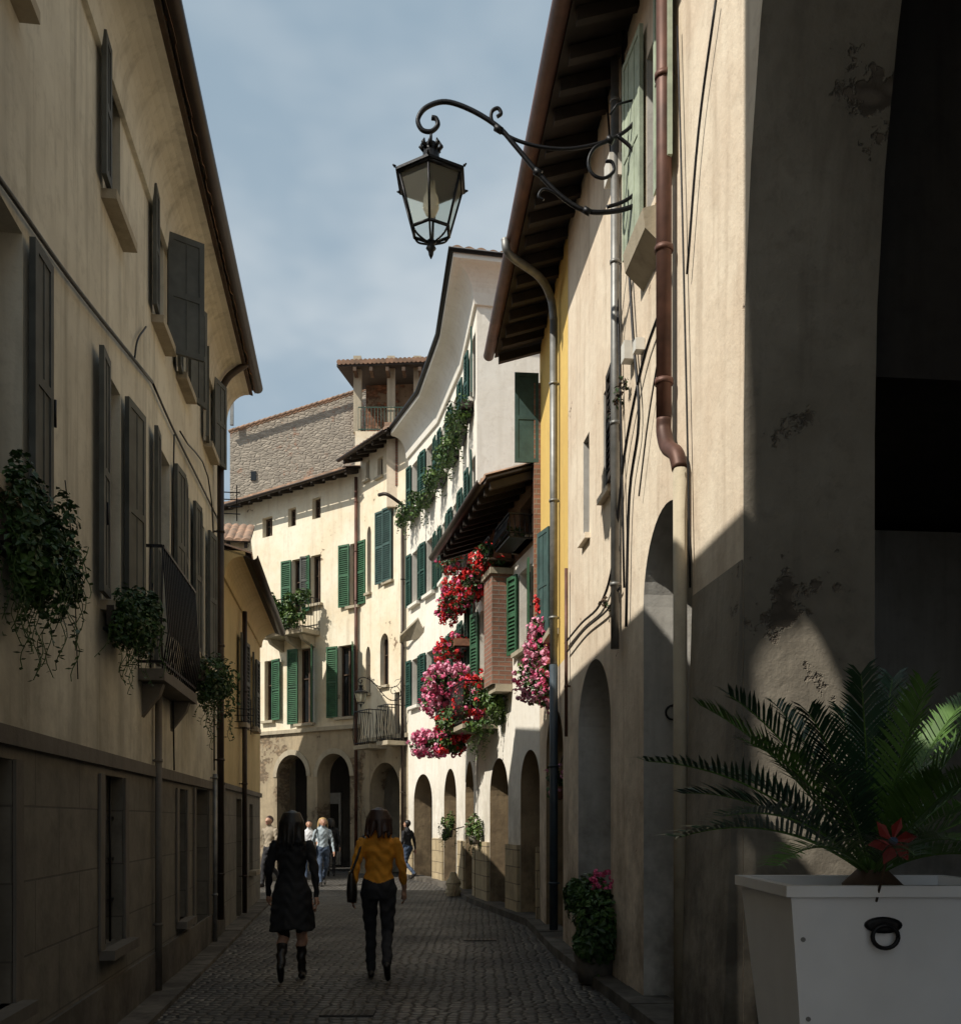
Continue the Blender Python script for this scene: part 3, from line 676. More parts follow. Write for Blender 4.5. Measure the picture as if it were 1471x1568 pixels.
bg=empty('rubble_stone_house'); w=MB()
pA,pB=P(352,664,38),P(560,598,38)
w.poly([(pA.x,38,0),(pB.x,38,0),tuple(pB),tuple(pA)],'rubble'); w.poly([(pA.x,38,0),tuple(pA),(pA.x-1,46,pA.z),(pA.x-1,46,0)],'rubble')
w.poly([(pB.x,38,0),(pB.x+.5,46,0),(pB.x+.5,46,pB.z),tuple(pB)],'rubble')
dv=pB-pA; n_=26
for i in range(n_):
    q=pA+dv*(i/n_); w.tube([q+V((0,-.2,.0)),q+dv/n_*1.15+V((0,-.2,.04))],[.06,.05],'tile',8); w.tube([q+V((0,.05,.02)),q+dv/n_*1.15+V((0,.05,.05))],[.07,.06],'tile',8)
w.box(P(384,730,37.97).x,P(392,730,37.97).x,37.95,38.0,P(0,736,38).z,P(0,722,38).z,'glass_dark')
w.obox(P(541,655,37.7),(.35,0,0),(0,.4,0),(0,0,1.0),'brick'); w.obox(P(352,650,37.7),(.12,0,0),(0,.12,0),(0,0,.9),'lead_pipe'); w.make('walls',bg)

# ================================================================== R5
b5=empty('corner_house'); w=MB(); s=MB(); r=MB(); E5=12.7
ops=[];gl=[]
for a,b_,yt,yb,rise,sh in ((562,568,806,908,.25,None),(589,602,778,890,0,'half'),(560,567,990,1062,.3,None),(582,595,970,1050,.35,'fr'),(604,612,1060,1140,0,None),(578,586,700,730,0,None),(560,566,706,735,0,None)):
    zt=fR5.uz((a+b_)/2,yt)[1]; zb=fR5.uz((a+b_)/2,yb)[1]; u0,u1=rng(fR5,a,b_); ops.append((u0,u1,zb,zt,rise)); gl.append((u0,u1,zb,zt,sh))
u0,u1=rng(fR5,566,612); ops.append((u0,u1,0,3.3,.85,.5))
wall(w,fR5,0,4.0,ops,'arcade_stone'); wall(w,fR5,4.0,E5,ops,'far_plaster'); body(w,fR5,6,E5,'far_plaster')
w.poly([fR5.pt(0,0,-3),fR5.pt(fR5.L,0,-3),fR5.pt(fR5.L,4,-3),fR5.pt(0,4,-3)],'dark_inside'); fR5.box(w,.9,1.5,1.6,2.6,-2.98,-2.9,'light_inside')
fR5.box(w,0,fR5.L,3.95,4.07,.003,.08,'stone_trim')
for a,b_,z0,z1,sh in gl:
    glaz(w,fR5,a,b_,z0,z1,.2,'wood_brown'); sill(w,fR5,a,b_,z0,.1,.07,ext=.05)
    if sh=='half': shutter(s,fR5,a,.4,z0,z1,-1,8,'shutter_teal'); shutter(s,fR5,b_,.45,z0,z1,-1,5,'shutter_teal',o=.05)
roof(r,[fR5.A,fR5.B],E5,.7,5,.34,.45); gutter(r,[fR5.A,fR5.B],.68,E5-.28,.07)
w.make('walls',b5); s.make('shutters',b5); r.make('roof',b5)
d_=MB(); pipe(d_,fR5,fR5.L-.15,.3,10.5,.05,'gutter_dark'); d_.tube(spline([fR5.pt(fR5.L-.15,10.5,.1),fR5.pt(fR5.L-.3,10.75,.5),fR5.pt(fR5.L-.6,10.8,.6)]),.05,'gutter_dark'); d_.make('drainpipe',b5)
for px0,px1,y in ((568,592,1142),(604,622,1136)):
    d_=MB(); u0,u1=rng(fR5,px0,px1); z=fR5.uz((px0+px1)/2,y)[1]; fR5.box(d_,u0,u1,z-.12,z,0,.6,'stone_trim')
    railing(d_,[fR5.pt(u0+.03,0,0),fR5.pt(u0+.03,0,.57),fR5.pt(u1-.03,0,.57),fR5.pt(u1-.03,0,0)],z,z+1.0,.11,belly=.07); d_.make('balcony',b5)
d_=MB(); cq=(P(612,985,27.6),P(652,975,26.2),P(640,948,26),P(612,975,27.2)); d_.hexa(list(cq)+[p+V((0,0,.05)) for p in cq],'stone_trim'); d_.make('canopy',b5)
bl=empty('roof_loggia'); w=MB()
x0,x1=P(546,0,31).x,P(665,0,31).x; zf=P(0,668,31).z; zr=P(0,596,31).z+.3
w.box(x0,x1,30.6,34,11.5,zf,'far_plaster'); w.box(x0,x1,33.5,34,zf,zr+1.2,'brown_wall')
for px in (549,600,640): xx=P(px,0,31).x; w.box(xx-.12,xx+.12,30.65,30.9,zf,zr+.6,'stone_trim')
w.hexa([(x0-.5,30.1,zr),(x1,30.1,zr+.1),(x1,34.2,zr+1.2),(x0-.5,34.2,zr+1.1)]+[(x0-.5,30.1,zr+.08),(x1,30.1,zr+.18),(x1,34.2,zr+1.28),(x0-.5,34.2,zr+1.18)],'wood_dark')
n_=22
for i in range(n_):
    xx=x0-.5+(x1-x0+.5)*i/n_; w.tube([(xx+.08,30.05,zr+.12+.1*i/n_),(xx+.08,34.2,zr+1.22+.1*i/n_)],.08,'tile',8)
for xx in [x0+i*.5 for i in range(6)]: w.box(xx,xx+.1,30.1,30.6,zr-.12,zr-.002,'wood_brown')
w.make('walls',bl); d_=MB(); railing(d_,[(x0+.1,30.6,0),(x1,30.6,0)],zf,zf+.75,.1,'shutter_dkgreen'); d_.make('railing',bl)
ch=MB(); p0=P(592,722,28); ch.box(p0.x,p0.x+.8,28,28.7,p0.z-1,p0.z+1.25,'rose_cream'); ch.box(p0.x+.25,p0.x+.84,27.96,28.74,p0.z-.4,p0.z+1.0,'brick'); ch.box(p0.x-.06,p0.x+.88,27.92,28.76,p0.z+1.25,p0.z+1.38,'tile'); ch.make('chimney')

# ================================================================== R4 white house
b4=empty('white_shuttered_house'); w=MB(); s=MB(); r=MB(); E4=12.5; fol=[]
for i,f in enumerate(fR4):
    gl=[];ops=[]
    cs=[.27,.75] if i<2 else [.22,.68]
    for rowi,(z0,z1) in enumerate(((4.75,6.05),(7.55,9.0),(10.15,11.45))):
        for c0 in cs:
            u0=f.L*c0-.33; u1=u0+.66; ops.append((u0,u1,z0,z1,0)); gl.append((u0,u1,z0,z1,rowi))
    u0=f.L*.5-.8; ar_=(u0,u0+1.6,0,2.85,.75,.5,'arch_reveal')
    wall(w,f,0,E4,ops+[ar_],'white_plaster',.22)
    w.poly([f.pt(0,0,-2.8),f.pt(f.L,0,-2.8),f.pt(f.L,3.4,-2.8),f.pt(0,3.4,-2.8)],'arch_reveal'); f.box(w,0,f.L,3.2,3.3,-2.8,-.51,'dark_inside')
    for uu in (0.0,f.L-.42): f.box(w,uu,uu+.42 if uu>0 else u0-.02,0,1.15,.004,.05,'ashlar_tan')
    for a,b_,z0,z1,rowi in gl:
        glaz(w,f,a,b_,z0,z1,.2,'wood_dark'); sill(w,f,a,b_,z0,.12,.08,'trim_white')
        shutter(s,f,a,.33,z0,z1,-1,U(3,10),'shutter_dkgreen'); shutter(s,f,b_,.33,z0,z1,1,U(3,10),'shutter_dkgreen')
        if rowi==2: fol.append((f,a,b_,z0))
cp=[(0,-.75),(.06,-.75),(.08,-.62)]+[(.08+.38*(1-math.cos(t)),-.62+.46*math.sin(t)) for t in [math.pi/2*k_/8 for k_ in range(1,9)]]+[(.52,-.14),(.52,0),(0,0)]
cpl=R4pl+[(5,20.3)]
sweep(w,cpl,cp,'trim_white',E4)
fg=Fac((-.07,19.3),(5,20.3)); wall(w,fg,0,E4,[],'white_plaster')
w.poly([(p[0],p[1],E4) for p in R4pl]+[(5,20.3,E4),(5,30,E4),(-1,30,E4)],'dark_inside')
roof(r,cpl,E4+.12,.55,3.2,.22,0); gutter(r,cpl,.50,E4+.0,.06,'iron')
w.make('walls',b4); s.make('shutters',b4); r.make('roof',b4)
for j,(f,a,b_,z0) in enumerate(fol): planter_box(f,a-.1,b_+.1,z0-.22,.24,'ivy_window_box',420,.28,rz=.22,size=.09,leafs=('leaf_a','leaf_c','leaf_b'),tr=10)
ch=MB(); ch.box(1.55,2.1,20.4,20.9,13.0,14.0,'brick'); ch.box(1.48,2.17,20.33,20.97,14.0,14.12,'tile'); ch.make('chimney')

# ================================================================== R3 low brown house
b3=empty('flowered_house'); w=MB(); s=MB(); r=MB(); E3=7.05; f=fR3
ops=[]
for a,b_ in ((750,778),(797,826)):
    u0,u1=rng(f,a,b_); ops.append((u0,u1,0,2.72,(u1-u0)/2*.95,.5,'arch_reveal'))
wi=[]
for c0,z0,z1 in ((.55,4.35,5.65),(3.55,4.35,5.65),(.8,6.05,6.7),(2.2,6.05,6.7),(3.6,6.05,6.7)):
    ops.append((c0-.35,c0+.35,z0,z1,0)); wi.append((c0-.35,c0+.35,z0,z1))
wall(w,f,0,5.9,ops,'white_plaster',.22); wall(w,f,5.9,E3,ops,'brown_wall',.22); body(w,f,6,E3,'brown_wall',zb=3.3)
w.poly([f.pt(0,0,-3),f.pt(f.L,0,-3),f.pt(f.L,3.3,-3),f.pt(0,3.3,-3)],'arch_reveal'); f.box(w,0,f.L,3.1,3.2,-3,-.51,'dark_inside')
u_a=[o[:2] for o in ops[:2]]; u_a.sort()
for a,b_ in ((0.02,u_a[0][0]),(u_a[0][1],u_a[1][0]),(u_a[1][1],f.L-.02)): f.box(w,a+.01,b_-.01,0,1.2,.004,.06,'ashlar_tan')
for a,b_,z0,z1 in wi:
    glaz(w,f,a,b_,z0,z1,.2,'wood_dark'); sill(w,f,a,b_,z0,.12,.07)
    if z0<5: shutter(s,f,a,.35,z0,z1,-1,12,'shutter_green'); shutter(s,f,b_,.35,z0,z1,1,14,'shutter_green')
f.box(w,2.15,2.75,3.9,5.75,.003,.36,'brick'); f.box(w,2.1,2.8,5.75,5.85,.003,.4,'stone_trim'); f.box(w,2.15,2.75,3.78,3.9,.003,.3,'stone_trim')
roof(r,[f.A,f.B],E3,.85,5,.33,.4); gutter(r,[f.A,f.B],.83,E3-.34,.075)
w.make('walls',b3); s.make('shutters',b3); r.make('roof',b3)
red=('fl_red','fl_red','fl_pink'); pink=('fl_pink','fl_lightpink','fl_lightpink')
d_=MB()
for a,b_,z in ((.2,1.5,5.95),(1.9,2.9,5.98)):
    f.box(d_,a,b_,z-.03,z,.0,.45,'wood_brown'); railing(d_,[f.pt(a,0,.44),f.pt(b_,0,.44)],z,z+.35,.12)
d_.make('flower_shelf',b3)
planter_box(f,.2,1.5,5.97,.32,'red_geranium_box',900,.25,red,rz=.22,size=.08,nb=170,bs=.07,box='terracotta')
planter_box(f,1.95,2.85,6.0,.32,'red_geranium_box',600,.15,('fl_red',),rz=.18,size=.08,nb=100,bs=.065,box='terracotta')
planter_box(fR4[2],.5,2.5,6.15,.35,'red_geranium_box',900,.3,red,rz=.22,size=.08,nb=190,bs=.075,box='terracotta')
planter_box(fR4[2],.3,1.9,5.2,.35,'red_geranium_box',700,.2,red,rz=.18,size=.08,nb=130,bs=.075,box='terracotta')
planter_box(fR4[2],.1,2.0,7.2,.3,'red_geranium_box',600,.15,red,rz=.16,size=.08,nb=110,bs=.075,box='terracotta')
d_=MB(); railing(d_,[f.pt(3.2,0,.0),f.pt(3.2,0,.4),f.pt(4.1,0,.4),f.pt(4.1,0,0)],6.0,6.35,.07,belly=.05); f.box(d_,3.2,4.1,5.98,6.0,0,.4,'iron'); leaves(d_,f.pt(3.6,6.2,.2),(.3,.15,.12),120,.06); d_.make('iron_flower_basket')
d_=MB(); fb=fR4[2]
fb.box(d_,.9,fb.L,3.25,3.33,0,.7,'stone_trim'); railing(d_,[fb.pt(.92,0,0),fb.pt(.92,0,.68),fb.pt(fb.L,0,.68)],3.33,4.1,.11); f.box(d_,0,1.7,3.25,3.33,0,.65,'stone_trim'); railing(d_,[f.pt(0,0,.63),f.pt(1.68,0,.63),f.pt(1.68,0,0)],3.33,4.1,.11); d_.make('balcony',b3)
for k_,(px,py,dd,rx,rz,cols,nb,nl) in enumerate(((688,1045,18.9,.44,.38,pink,260,700),(668,1070,19.6,.32,.35,pink,180,400),(722,1068,18.4,.34,.42,red,120,800),(702,1105,18.6,.42,.3,red,90,800),(656,1140,19.3,.36,.28,pink,190,350),(690,1138,18.9,.32,.25,red,60,500),(748,1055,17.6,.3,.35,('fl_red',),40,700),(768,1072,17.0,.32,.46,None,0,900),(740,1110,17.6,.4,.15,None,0,400))):
    mb=MB(); c0=P(px,py,dd); leaves(mb,c0,(rx,rx,rz),nl,.085,('leaf_a','leaf_b','leaf_c') if cols else ('leaf_c','leaf_a','leaf_c'))
    if cols: blooms(mb,c0,(rx,rx,rz),nb,.08,cols)
    else: trail(mb,c0,16,.7,.08,('leaf_c','leaf_a'))
    mb.make('hanging_geranium' if cols else 'trailing_ivy')
mb=MB()
for px,py,dd,rx,rz,cols,nb,nl in ((832,990,13.6,.24,.42,pink,170,800),(818,1045,13.9,.27,.32,pink,130,450),(838,925,13.7,.17,.27,('fl_red',),70,450),(845,1040,13.3,.2,.42,pink,110,500)):
    c0=P(px,py,dd); leaves(mb,c0,(rx,rx,rz),nl,.07); blooms(mb,c0,(rx,rx,rz),nb,.065,cols)
mb.make('climbing_geranium')
for px,py,dd in ((686,1266,21.5),(726,1276,18.7)):
    mb=MB(); c0=P(px,py,dd); leaves(mb,c0,(.17,.17,.34),420,.07,('leaf_a','leaf_c','leaf_c')); trail(mb,c0,14,.5,.07,('leaf_c','leaf_a')); mb.tube([c0+V((0,0,-.22)),c0+V((0,0,-.05))],[.09,.12],'stone_dark',12); mb.tube([c0+V((0,0,-.1)),c0+V((.35,0,.0))],.012,'iron',6); mb.make('wall_hung_plant')
mb=MB(); c0=P(694,1342,20.6); rings=[]
for i in range(9):
    t=i/8; rr=.19*math.sin(math.pi*(.16+.76*t))**.5*(1-.45*t); rings.append([V((c0.x+rr*math.cos(a)*(1+.22*math.sin(2*a+i*1.7)),c0.y+rr*math.sin(a)*(1+.2*math.cos(3*a+i)),.02+.5*t)) for a in [2*math.pi*j/16 for j in range(16)]])
mb.grid(rings,'ashlar_tan',True,True,False); mb.make('stone_sculpture')

# ================================================================== R2 yellow
b_2=empty('yellow_house'); w=MB(); s=MB(); f=fR2; E1=8.75
ops=[]; u0,u1=rng(f,836,862); ops.append((u0,u1,0,3.1,.6,.5,'arch_reveal')); u0,u1=rng(f,846,852); wz=[(u0,u1+.1,4.1,5.6)]
ops+= [(*x,0) for x in wz]
wall(w,f,0,3.6,ops,'rose_cream'); wall(w,f,3.6,E1,ops,'yellow_wall'); body(w,f,6,E1,'white_plaster',zb=3.6)
w.poly([f.pt(0,0,-2.6),f.pt(f.L,0,-2.6),f.pt(f.L,3.3,-2.6),f.pt(0,3.3,-2.6)],'yellow_wall'); f.box(w,0,f.L,3.3,3.4,-2.6,-.51,'dark_inside')
for a,b_,z0,z1 in wz:
    glaz(w,f,a,b_,z0,z1); sill(w,f,a,b_,z0)
    shutter(s,f,a,.4,z0,z1,-1,16,'shutter_teal',False)
shutter(s,f,.12,.36,7.0,8.35,1,88,'shutter_teal',False)
f.box(w,.02,.12,3.6,8.2,.003,.10,'brick')
w.make('walls',b_2); s.make('shutters',b_2)
mb=MB(); c0=P(852,1195,12.9); leaves(mb,c0,(.16,.16,.26),500,.07); blooms(mb,c0,(.16,.16,.25),14,.05,pink); mb.tube([c0+V((0,0,-.25)),c0+V((0,0,-.08))],[.08,.12],'terracotta',12); mb.tube([c0+V((0,0,.1)),c0+V((.12,0,.4))],.008,'iron'); mb.make('hanging_basket')

# ================================================================== R1 near right house
bR=empty('arcaded_town_house'); w=MB(); s=MB(); r=MB(); f=fR1
TH=.84
ops=[]
u0,u1=rng(f,885,935); ops.append((u0,u1,0,3.3,.75,.6)); u0,u1=rng(f,985,1060); ops.append((u0,u1,0,4.08,.66,TH))
wz=[]
for pa,pb,z0,z1 in ((924,937,4.85,5.9),(893,902,4.7,5.8),(990,1012,6.55,8.0)):
    u0,u1=rng(f,pa,pb); ops.append((u0,u1,z0,z1,0)); wz.append((u0,u1,z0,z1))
wall(w,f,0,E1,ops,'rose_cream',.24,'light_inside')
for a,b_,z0,z1 in wz: glaz(w,f,a,b_,z0,z1,.22); sill(w,f,a,b_,z0,.06,.06,'rose_cream',.05)
shutter(s,f,wz[0][1],.3,4.85,5.9,1,4,'wood_dark')
shutter(s,f,wz[2][0],.5,6.57,8.3,-1,3,'shutter_pale',False); shutter(s,f,wz[2][1],.5,6.57,8.3,1,3,'shutter_pale',False)
a,b_=rng(f,985,1018)
w.hexa([f.pt(a,6.1,0),f.pt(b_,6.1,0),f.pt(b_,6.25,.16),f.pt(a,6.25,.16),f.pt(a,6.46,0),f.pt(b_,6.46,0),f.pt(b_,6.40,.18),f.pt(a,6.40,.18)],'stone_trim')
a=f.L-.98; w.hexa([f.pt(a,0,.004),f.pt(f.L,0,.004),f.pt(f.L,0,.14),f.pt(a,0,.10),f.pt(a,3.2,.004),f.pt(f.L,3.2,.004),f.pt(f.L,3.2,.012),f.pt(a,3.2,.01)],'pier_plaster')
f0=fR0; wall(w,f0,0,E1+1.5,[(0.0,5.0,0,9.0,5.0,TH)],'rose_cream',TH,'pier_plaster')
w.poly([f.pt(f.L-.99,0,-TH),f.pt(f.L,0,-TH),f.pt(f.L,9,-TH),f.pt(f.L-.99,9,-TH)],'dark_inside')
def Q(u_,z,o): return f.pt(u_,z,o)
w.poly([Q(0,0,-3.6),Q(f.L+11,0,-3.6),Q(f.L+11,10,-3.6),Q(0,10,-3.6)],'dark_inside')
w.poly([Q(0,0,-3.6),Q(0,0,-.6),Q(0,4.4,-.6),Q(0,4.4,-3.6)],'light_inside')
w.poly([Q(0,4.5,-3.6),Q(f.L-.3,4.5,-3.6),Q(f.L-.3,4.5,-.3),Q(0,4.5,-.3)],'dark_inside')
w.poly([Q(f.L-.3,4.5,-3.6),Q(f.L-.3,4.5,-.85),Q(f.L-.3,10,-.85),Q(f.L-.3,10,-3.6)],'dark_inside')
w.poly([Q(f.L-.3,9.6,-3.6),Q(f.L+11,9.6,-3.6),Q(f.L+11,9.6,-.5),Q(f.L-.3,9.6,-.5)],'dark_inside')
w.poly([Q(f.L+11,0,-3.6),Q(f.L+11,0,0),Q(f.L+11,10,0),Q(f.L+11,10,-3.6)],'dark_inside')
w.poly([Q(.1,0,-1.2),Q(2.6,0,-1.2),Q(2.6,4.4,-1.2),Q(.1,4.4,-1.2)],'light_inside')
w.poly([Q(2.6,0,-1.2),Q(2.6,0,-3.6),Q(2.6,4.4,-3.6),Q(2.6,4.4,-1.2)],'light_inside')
roof(r,[fR2.A,V((RX(-5),-5,0))],E1+.1,.72,4.5,.3,.42,'wood_dark',.2)
gutter(r,[fR2.A,V((RX(-5),-5,0))],.70,E1-.12,.08,'copper_pipe')
w.poly([fR2.pt(0,E1,0),fR1.pt(f.L,E1,0),fR1.pt(f.L,E1,-5),fR2.pt(0,E1,-5)],'dark_inside')
w.make('walls',bR); s.make('shutters',bR); r.make('roof',bR)
d_=MB()
u_=f.u(1036); zb=f.uz(1045,650)[1]
q=[f.pt(u_,9.0,.1),f.pt(u_,zb+.1,.1),f.pt(u_,zb,.1),f.pt(u_+.1,zb-.15,.1),f.pt(u_+.28,zb-.27,.09),f.pt(u_+.34,zb-.4,.08)]
d_.tube([q[0],q[1]],.058,'copper_pipe',14); d_.tube(spline(q[1:],6),.058,'copper_pipe',14)
for z in (8.0,7.2,5.9,4.9): d_.tube([f.pt(u_,z-.02,.1),f.pt(u_,z+.02,.1)],.07,'copper_pipe',14)
d_.tube([q[-1],f.pt(u_+.36,.1,.08)],.05,'stone_trim',12)
d_.make('copper_downpipe',bR)
d_=MB(); u_=fR2.u(857)
d_.tube(spline([fR2.pt(fR2.L-.05,8.62,.76),fR2.pt(fR2.L-.08,8.45,.7),fR2.pt(u_+.3,8.4,.3),fR2.pt(u_,8.3,.12),fR2.pt(u_,8.0,.08)],8),.05,'lead_pipe',12)
pipe(d_,fR2,u_,3.6,8.05,.05,'lead_pipe',.08); pipe(d_,fR2,u_,0.2,3.6,.055,'blue_pipe',.08)
pipe(d_,f,f.u(873),2.6,4.6,.02,'copper_pipe',.05); pipe(d_,f,f.u(951),3.2,8.7,.04,'lead_pipe',.06); d_.make('downpipe',bR)
c_=MB()
for pts,rr in (([(960,0),(962,250),(975,500),(985,640),(970,760),(965,960)],.014),([(1045,40),(1052,300),(1060,640),(1065,900)],.008),([(1105,0),(1078,200),(1060,420)],.009),([(930,80),(945,300),(955,560),(962,900)],.012),
    ([(870,985),(895,955),(925,925),(945,860),(962,700),(990,560),(1020,470)],.013),([(872,1000),(900,965),(935,935),(955,900)],.011),([(1020,520),(1000,640),(985,760)],.007)):
    cable(f,pts,rr,'iron',.04)
c_.make('wall_cables',bR)
mb=MB()
for px,py in ((955,610),(948,640),(935,925),(965,590)):
    u_,z=f.uz(px,py); leaves(mb,f.pt(u_,z,.06),(.06,.07,.09),30,.05,('wood_brown','leaf_b','wood_dark'))
mb.make('dry_creeper')
mb=MB()
for px,py,w_,h_,o in ((948,262,.22,.2,.12),(970,540,.12,.16,.1),(985,530,.1,.1,.08)):
    u_,z=f.uz(px,py); f.box(mb,u_-w_/2,u_+w_/2,z-h_/2,z+h_/2,.003,o,'white_plastic')
mb.make('junction_box')
mb=MB(); ja=rng(f,985,1060)[0]; p=f.pt(ja,0,-.25); c0=V((p.x,p.y-.03,2.52)); mb.tube([c0+V((.06*math.cos(a),0,.06*math.sin(a))) for a in [2*math.pi*j/16 for j in range(17)]],.010,'iron',6); mb.tube([c0+V((0,.03,.06)),c0+V((0,-.02,.06))],.012,'iron'); mb.make('iron_ring')

# ================================================================== STREET LAMPS
def lantern(name,org,sd,k):
    e=empty(name); org=V(org); sd=V(sd).normalized(); Z=V((0,0,1)); tt=V((sd.y,-sd.x,0))
    def q(px,py,o=0): return org+sd*((975-px)/176.5*k)+Z*((230-py)/176.5*k)+tt*o
    mb=MB()
    def bar(pts,r): mb.tube(spline([q(*p) for p in pts],6),r*k,'iron',8)
    bar([(980,312),(945,322),(900,322),(862,300),(825,262),(790,220),(765,192),(725,166),(685,152),(655,160),(642,178),(648,194),(662,197),(672,188),(670,178),(663,176)],.021)
    bar([(982,165),(965,195),(930,215),(880,226),(835,224),(795,213),(768,198),(755,182),(755,168),(764,163),(769,171),(763,176)],.016)
    bar([(935,214),(912,225),(902,245),(908,265),(925,272),(940,262),(938,248),(928,246)],.015)
    bar([(945,207),(968,228),(982,262),(975,292),(955,308),(930,316)],.016)
    bar([(870,306),(845,290),(832,288),(826,298),(834,304)],.011)
    mb.tube([q(985,130),q(985,345)],.02*k,'iron',8); mb.tube([q(983,150),q(945,160),q(935,175)],.01*k,'iron',6)
    for x,y in ((765,195),(900,322),(935,214),(825,262)): mb.tube([q(x+5,y+3),q(x-5,y-3)],.03*k,'iron',10)
    mb.make('bracket',e)
    ax=662.
    def hexr(r,y): c=q(ax,y); return [c+(sd*math.cos(a)+tt*math.sin(a))*r*k for a in [math.pi/6+math.pi/3*j for j in range(6)]]
    mb=MB()
    mb.tube([q(ax,196),q(ax,218)],.012*k,'iron',8)
    mb.tube([q(ax,y) for y in (214,216,222,226,232)],[.02*k,.05*k,.035*k,.07*k,.05*k],'iron',12)
    for a in range(8):
        t=2*math.pi*a/8; d=sd*math.cos(t)+tt*math.sin(t); mb.tube([q(ax,226)+d*.06*k,q(ax,220)+d*.09*k,q(ax,213)+d*.075*k],[.02*k,.02*k,.004*k],'iron',5)
    mb.tube([q(ax,y) for y in (230,240,247,250)],[.07*k,.075*k,.11*k,.12*k],'iron',12)
    mb.grid([hexr(.11,250),hexr(.20,256),hexr(.335,270),hexr(.335,274),hexr(.29,275)],'iron',True,True,False)
    T,B=hexr(.30,275),hexr(.175,350)
    for j in range(6):
        j2=(j+1)%6; mb.tube([T[j],B[j]],.011*k,'iron',6); mb.tube([B[j],B[j2]],.014*k,'iron',6); mb.tube([T[j],T[j2]],.016*k,'iron',6)
        c0=q(ax,350); mb.tube(spline([B[j],q(ax,360)+(B[j]-c0)*.75,q(ax,368)+(B[j]-c0)*.2],4),.009*k,'iron',6)
        hh=hexr(.335,270)[j]; mb.tube([hh,hh+(hh-q(ax,270))*.08+Z*.012*k],[.014*k,.006*k],'iron',6)
    mb.tube([q(ax,y) for y in (362,367,371,376,380,386,392)],[.02*k,.05*k,.03*k,.045*k,.025*k,.02*k,.004*k],'iron',12)
    mb.make('lantern_frame',e)
    g_=MB(); g_.grid([[q(ax,277)+(p-q(ax,275))*.97 for p in T],[q(ax,349)+(p-q(ax,350))*.97 for p in B]],'lantern_glass',True,False,False); g_.make('glass_panes',e)
    bl_=MB(); bl_.tube([q(ax,y) for y in (275,290,300,315,325,330)],[.03*k,.035*k,.06*k,.065*k,.04*k,.01*k],'white_plastic',12); bl_.make('bulb',e)
    return e
u_=fR1.ud(8.45); p=fR1.pt(u_,0,.03); lantern('street_lamp',(p.x,p.y,EYE+(HY-230)*8.45/FP),(-1,.02,0),1.0)
pw=P(612,1055,27.3); lantern('street_lamp',(pw.x,pw.y,pw.z),(-1,-.35,0),.62)

# ================================================================== PLANTER + CYCAS
e=empty('white_planter'); mb=MB(); D=3.05
tl=P(1204,1357,D); ztop=tl.z; x0=tl.x; x1=x0+.78; y0=D; y1=D+.62; zb_=ztop-.85
def fr(z,ins): return [V((x0+ins,y0+ins,z)),V((x1-ins,y0+ins,z)),V((x1-ins,y1-ins,z)),V((x0+ins,y1-ins,z))]
mb.grid([fr(zb_,.10),fr(ztop-.035,.018),],'white_paint',True,True,False)
mb.grid([fr(ztop-.035,.0),fr(ztop,.0),fr(ztop,.035),fr(ztop-.08,.04)],'white_paint',True,False,False)
mb.grid([fr(ztop-.035,.0),fr(ztop-.0349,.03)],'white_paint',True,False,False)
mb.make('planter_body',e)
mb=MB(); mb.poly(fr(ztop-.05,.03),'soil'); mb.make('soil',e)
mb=MB()
for sx in (0,1):
    xa=x0+.018 if sx==0 else x1-.018-.05; xb=x0+.10 if sx==0 else x1-.10-.05
    mb.hexa([V((xb,y0+.094,zb_)),V((xb+.05,y0+.094,zb_)),V((xb+.05,y0+.10,zb_)),V((xb,y0+.10,zb_)),V((xa,y0+.012,ztop-.036)),V((xa+.05,y0+.012,ztop-.036)),V((xa+.05,y0+.018,ztop-.036)),V((xa,y0+.018,ztop-.036))],'white_paint')
    for t in (.2,.5,.8):
        z=zb_+(ztop-zb_)*t; q_=V((xb+(xa-xb)*t+.025,y0+.094-.082*t,z)); mb.tube([q_,q_+V((0,-.006,0))],.008,'lead_pipe',8)
mb.make('corner_strips',e)
mb=MB(); c0=P(1356,1418,D); fy=lambda z:y0+.018+(.10-.018)*(ztop-z)/(.85)-.004
ov=lambda a,rx,rz,y:V((c0.x+rx*math.cos(a),fy(c0.z)+y,c0.z+rz*math.sin(a)))
ang=[2*math.pi*j/20 for j in range(20)]
mb.grid([[ov(a,.058,.026,0) for a in ang],[ov(a,.058,.026,-.012) for a in ang],[ov(a,.044,.016,-.014) for a in ang]],'iron',True,True)
mb.tube([V((c0.x+.040*math.cos(a),fy(c0.z)-.022,c0.z-.035+.036*math.sin(a))) for a in ang+[0]],.007,'iron',8)
mb.make('ring_handle',e)
mb=MB(); mb.box(x0-.02,x1+.05,y0-.02,y1+.05,0,zb_,'stone_trim'); mb.make('stone_plinth')
mb=MB(); base=P(1335,1345,3.35)
mb.tube([base+V((0,0,-.12)),base+V((0,0,-.02)),base+V((0,0,.03))],[.09,.10,.05],'wood_brown',12)
tips=[(992,1166,3.0),(1042,1282,3.0),(1045,1215,3.6),(1072,1080,3.5),(1118,1066,3.2),(1190,1082,3.8),(1238,1092,3.1),(1318,1034,3.2),(1366,1040,3.6),(1416,1052,3.1),(1475,1075,3.5),(1540,1080,3.2),(1600,1150,3.3),(1620,1240,3.1),(1560,1020,3.8),(1480,1290,2.75),(1400,1310,2.65),(1190,1325,2.72),(1110,1250,2.9),(1510,1180,2.8),(1440,1190,3.0),(1255,1180,2.8),(1560,1330,2.9),(1340,1140,3.9),(1150,1140,3.0),(1090,1180,3.8),(1290,1090,3.7),(1450,1120,3.9),(1520,1240,3.6)]
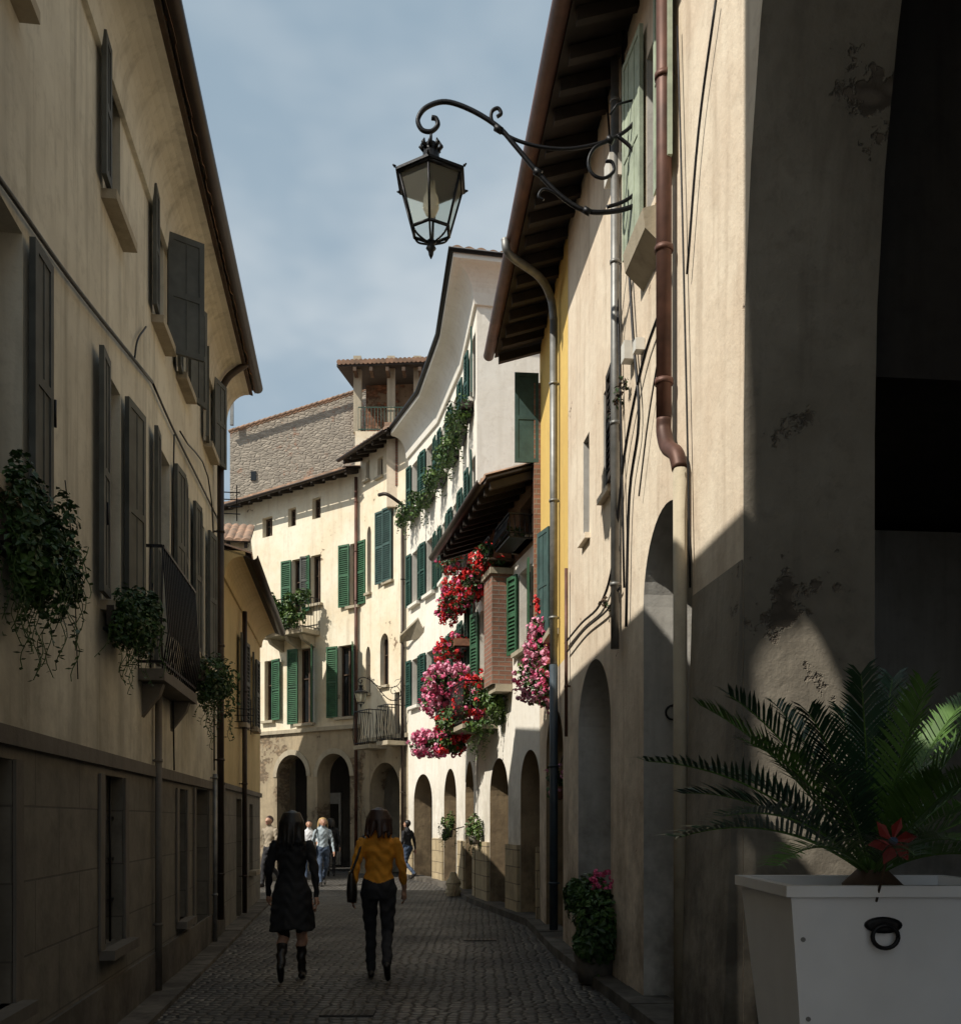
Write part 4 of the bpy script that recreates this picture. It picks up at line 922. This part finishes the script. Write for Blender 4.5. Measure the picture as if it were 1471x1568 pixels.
for i,(px,py,dd) in enumerate(tips):
    tip=P(px,py,dd); mid=base.lerp(tip,.5)+V((0,0,.10+.10*abs(tip.x-base.x)))
    pts=[]; n=40
    for k_ in range(n+1):
        t=k_/n; pts.append(base*(1-t)**2+mid*2*t*(1-t)+tip*t*t)
    mb.tube(pts,[.006*(1-.75*j/n) for j in range(n+1)],'palm_b',5)
    mat='palm_b' if (px>1400 or i%7==3) else 'palm_a'  # right-hand fronds take the brighter green: sunlight put into the colour
    for k_ in range(7,n+1):
        t=k_/n; p=pts[k_]
        d=(pts[min(k_+1,n)]-pts[k_-1]).normalized(); sdv=d.cross(V((0,0,1)))
        if sdv.length<.05: sdv=V((1,0,0))
        sdv.normalize(); up=sdv.cross(d)
        L=.165*min(1,(t*2.6))*(1-.5*max(0,t-.5)/.5)
        for sg in (-1,1):
            l=L*U(.85,1.1); v=(sdv*sg*.74+d*(.58+.3*t)+up*U(.25,.5)).normalized(); w_=d*.0062; pp=p+d*U(-.004,.004)
            tp=pp+v*l+V((0,0,-.014)); mp=pp+v*l*.5
            mb.poly([pp-w_,mp-w_*1.15,tp,mp+w_*1.15,pp+w_],mat)
mb.make('sago_palm')
mb=MB(); c0=P(1366,1288,2.95)
mb.tube([c0+V((0,.01,0)),V((c0.x,c0.y+.12,ztop-.05))],.004,'wood_brown',6)
for j in range(6):
    a=math.pi/3*j; d=V((math.cos(a),0,math.sin(a))); n_=V((-math.sin(a),0,math.cos(a)))
    mb.poly([c0,c0+d*.035+n_*.03+V((0,-.012,0)),c0+d*.075+n_*.012,c0+d*.05-n_*.006],'fl_darkred')
mb.tube([c0+V((0,-.012,0)),c0+V((0,.005,0))],.012,'cloth_jean',10); mb.make('pinwheel')

mb=MB(); c0=P(912,1408,9.6); leaves(mb,c0,(.38,.38,.42),3800,.075,('leaf_a','leaf_a','leaf_b')); blooms(mb,c0+V((.1,0,.38)),(.17,.17,.09),44,.045,('fl_pink',)); trail(mb,c0,30,.5,.06,('leaf_a','leaf_b'))
mb.tube([V((c0.x,c0.y,.02)),V((c0.x,c0.y,.32))],[.17,.23],'stone_dark',18); mb.make('flowering_shrub_pot')

# ================================================================== WORLD, SUN, CAMERA
el=math.asin(S.z); az=math.atan2(S.x,S.y)
wd=bpy.data.worlds.new('World'); scene.world=wd; wd.use_nodes=True; nt=wd.node_tree; bg_=nt.nodes['Background']
sky=nt.nodes.new('ShaderNodeTexSky'); sky.sky_type='NISHITA'; sky.sun_disc=False; sky.sun_elevation=el; sky.sun_rotation=az; sky.air_density=1.2; sky.dust_density=2.0
tc=nt.nodes.new('ShaderNodeTexCoord').outputs['Generated']
n1=noise(nt,mapv(nt,tc,(1,1,1.9),(3.1,.4,.2)),3.0,4,.58)
sz=nt.nodes.new('ShaderNodeSeparateXYZ'); nt.links.new(tc,sz.inputs[0])
hz=ramp(nt,sz.outputs[2],.30,.64,(1,1,1,1),(0,0,0,1))
cf=math_(nt,'ADD',math_(nt,'MULTIPLY',ramp(nt,n1,.42,.68),.35),math_(nt,'MULTIPLY',math_(nt,'MULTIPLY',hz,ramp(nt,n1,.30,.58)),.65))
col=mix(nt,.85,sky.outputs[0],(3.5,4.65,5.6)); col=mix(nt,cf,col,(7.2,7.7,8.0))
nt.links.new(col,bg_.inputs['Color']); bg_.inputs['Strength'].default_value=.098
sl=bpy.data.lights.new('sun','SUN'); sl.energy=5.0; sl.angle=math.radians(.5); sl.color=(1,.94,.83); so=bpy.data.objects.new('sun',sl); scene.collection.objects.link(so)
so.rotation_euler=S.to_track_quat('Z','Y').to_euler()
cam=bpy.data.cameras.new('camera'); co=bpy.data.objects.new('camera',cam); scene.collection.objects.link(co); scene.camera=co
co.location=(0,0,EYE); co.rotation_euler=(math.pi/2,0,0); cam.sensor_fit='HORIZONTAL'; cam.sensor_width=36; cam.lens=36*FP/1471; cam.shift_y=(HY-784)/1471; cam.clip_end=1000; cam.clip_start=.05
scene.view_settings.view_transform='Standard'; scene.view_settings.look='None'; scene.view_settings.exposure=0
print('built',time.time()-T0)
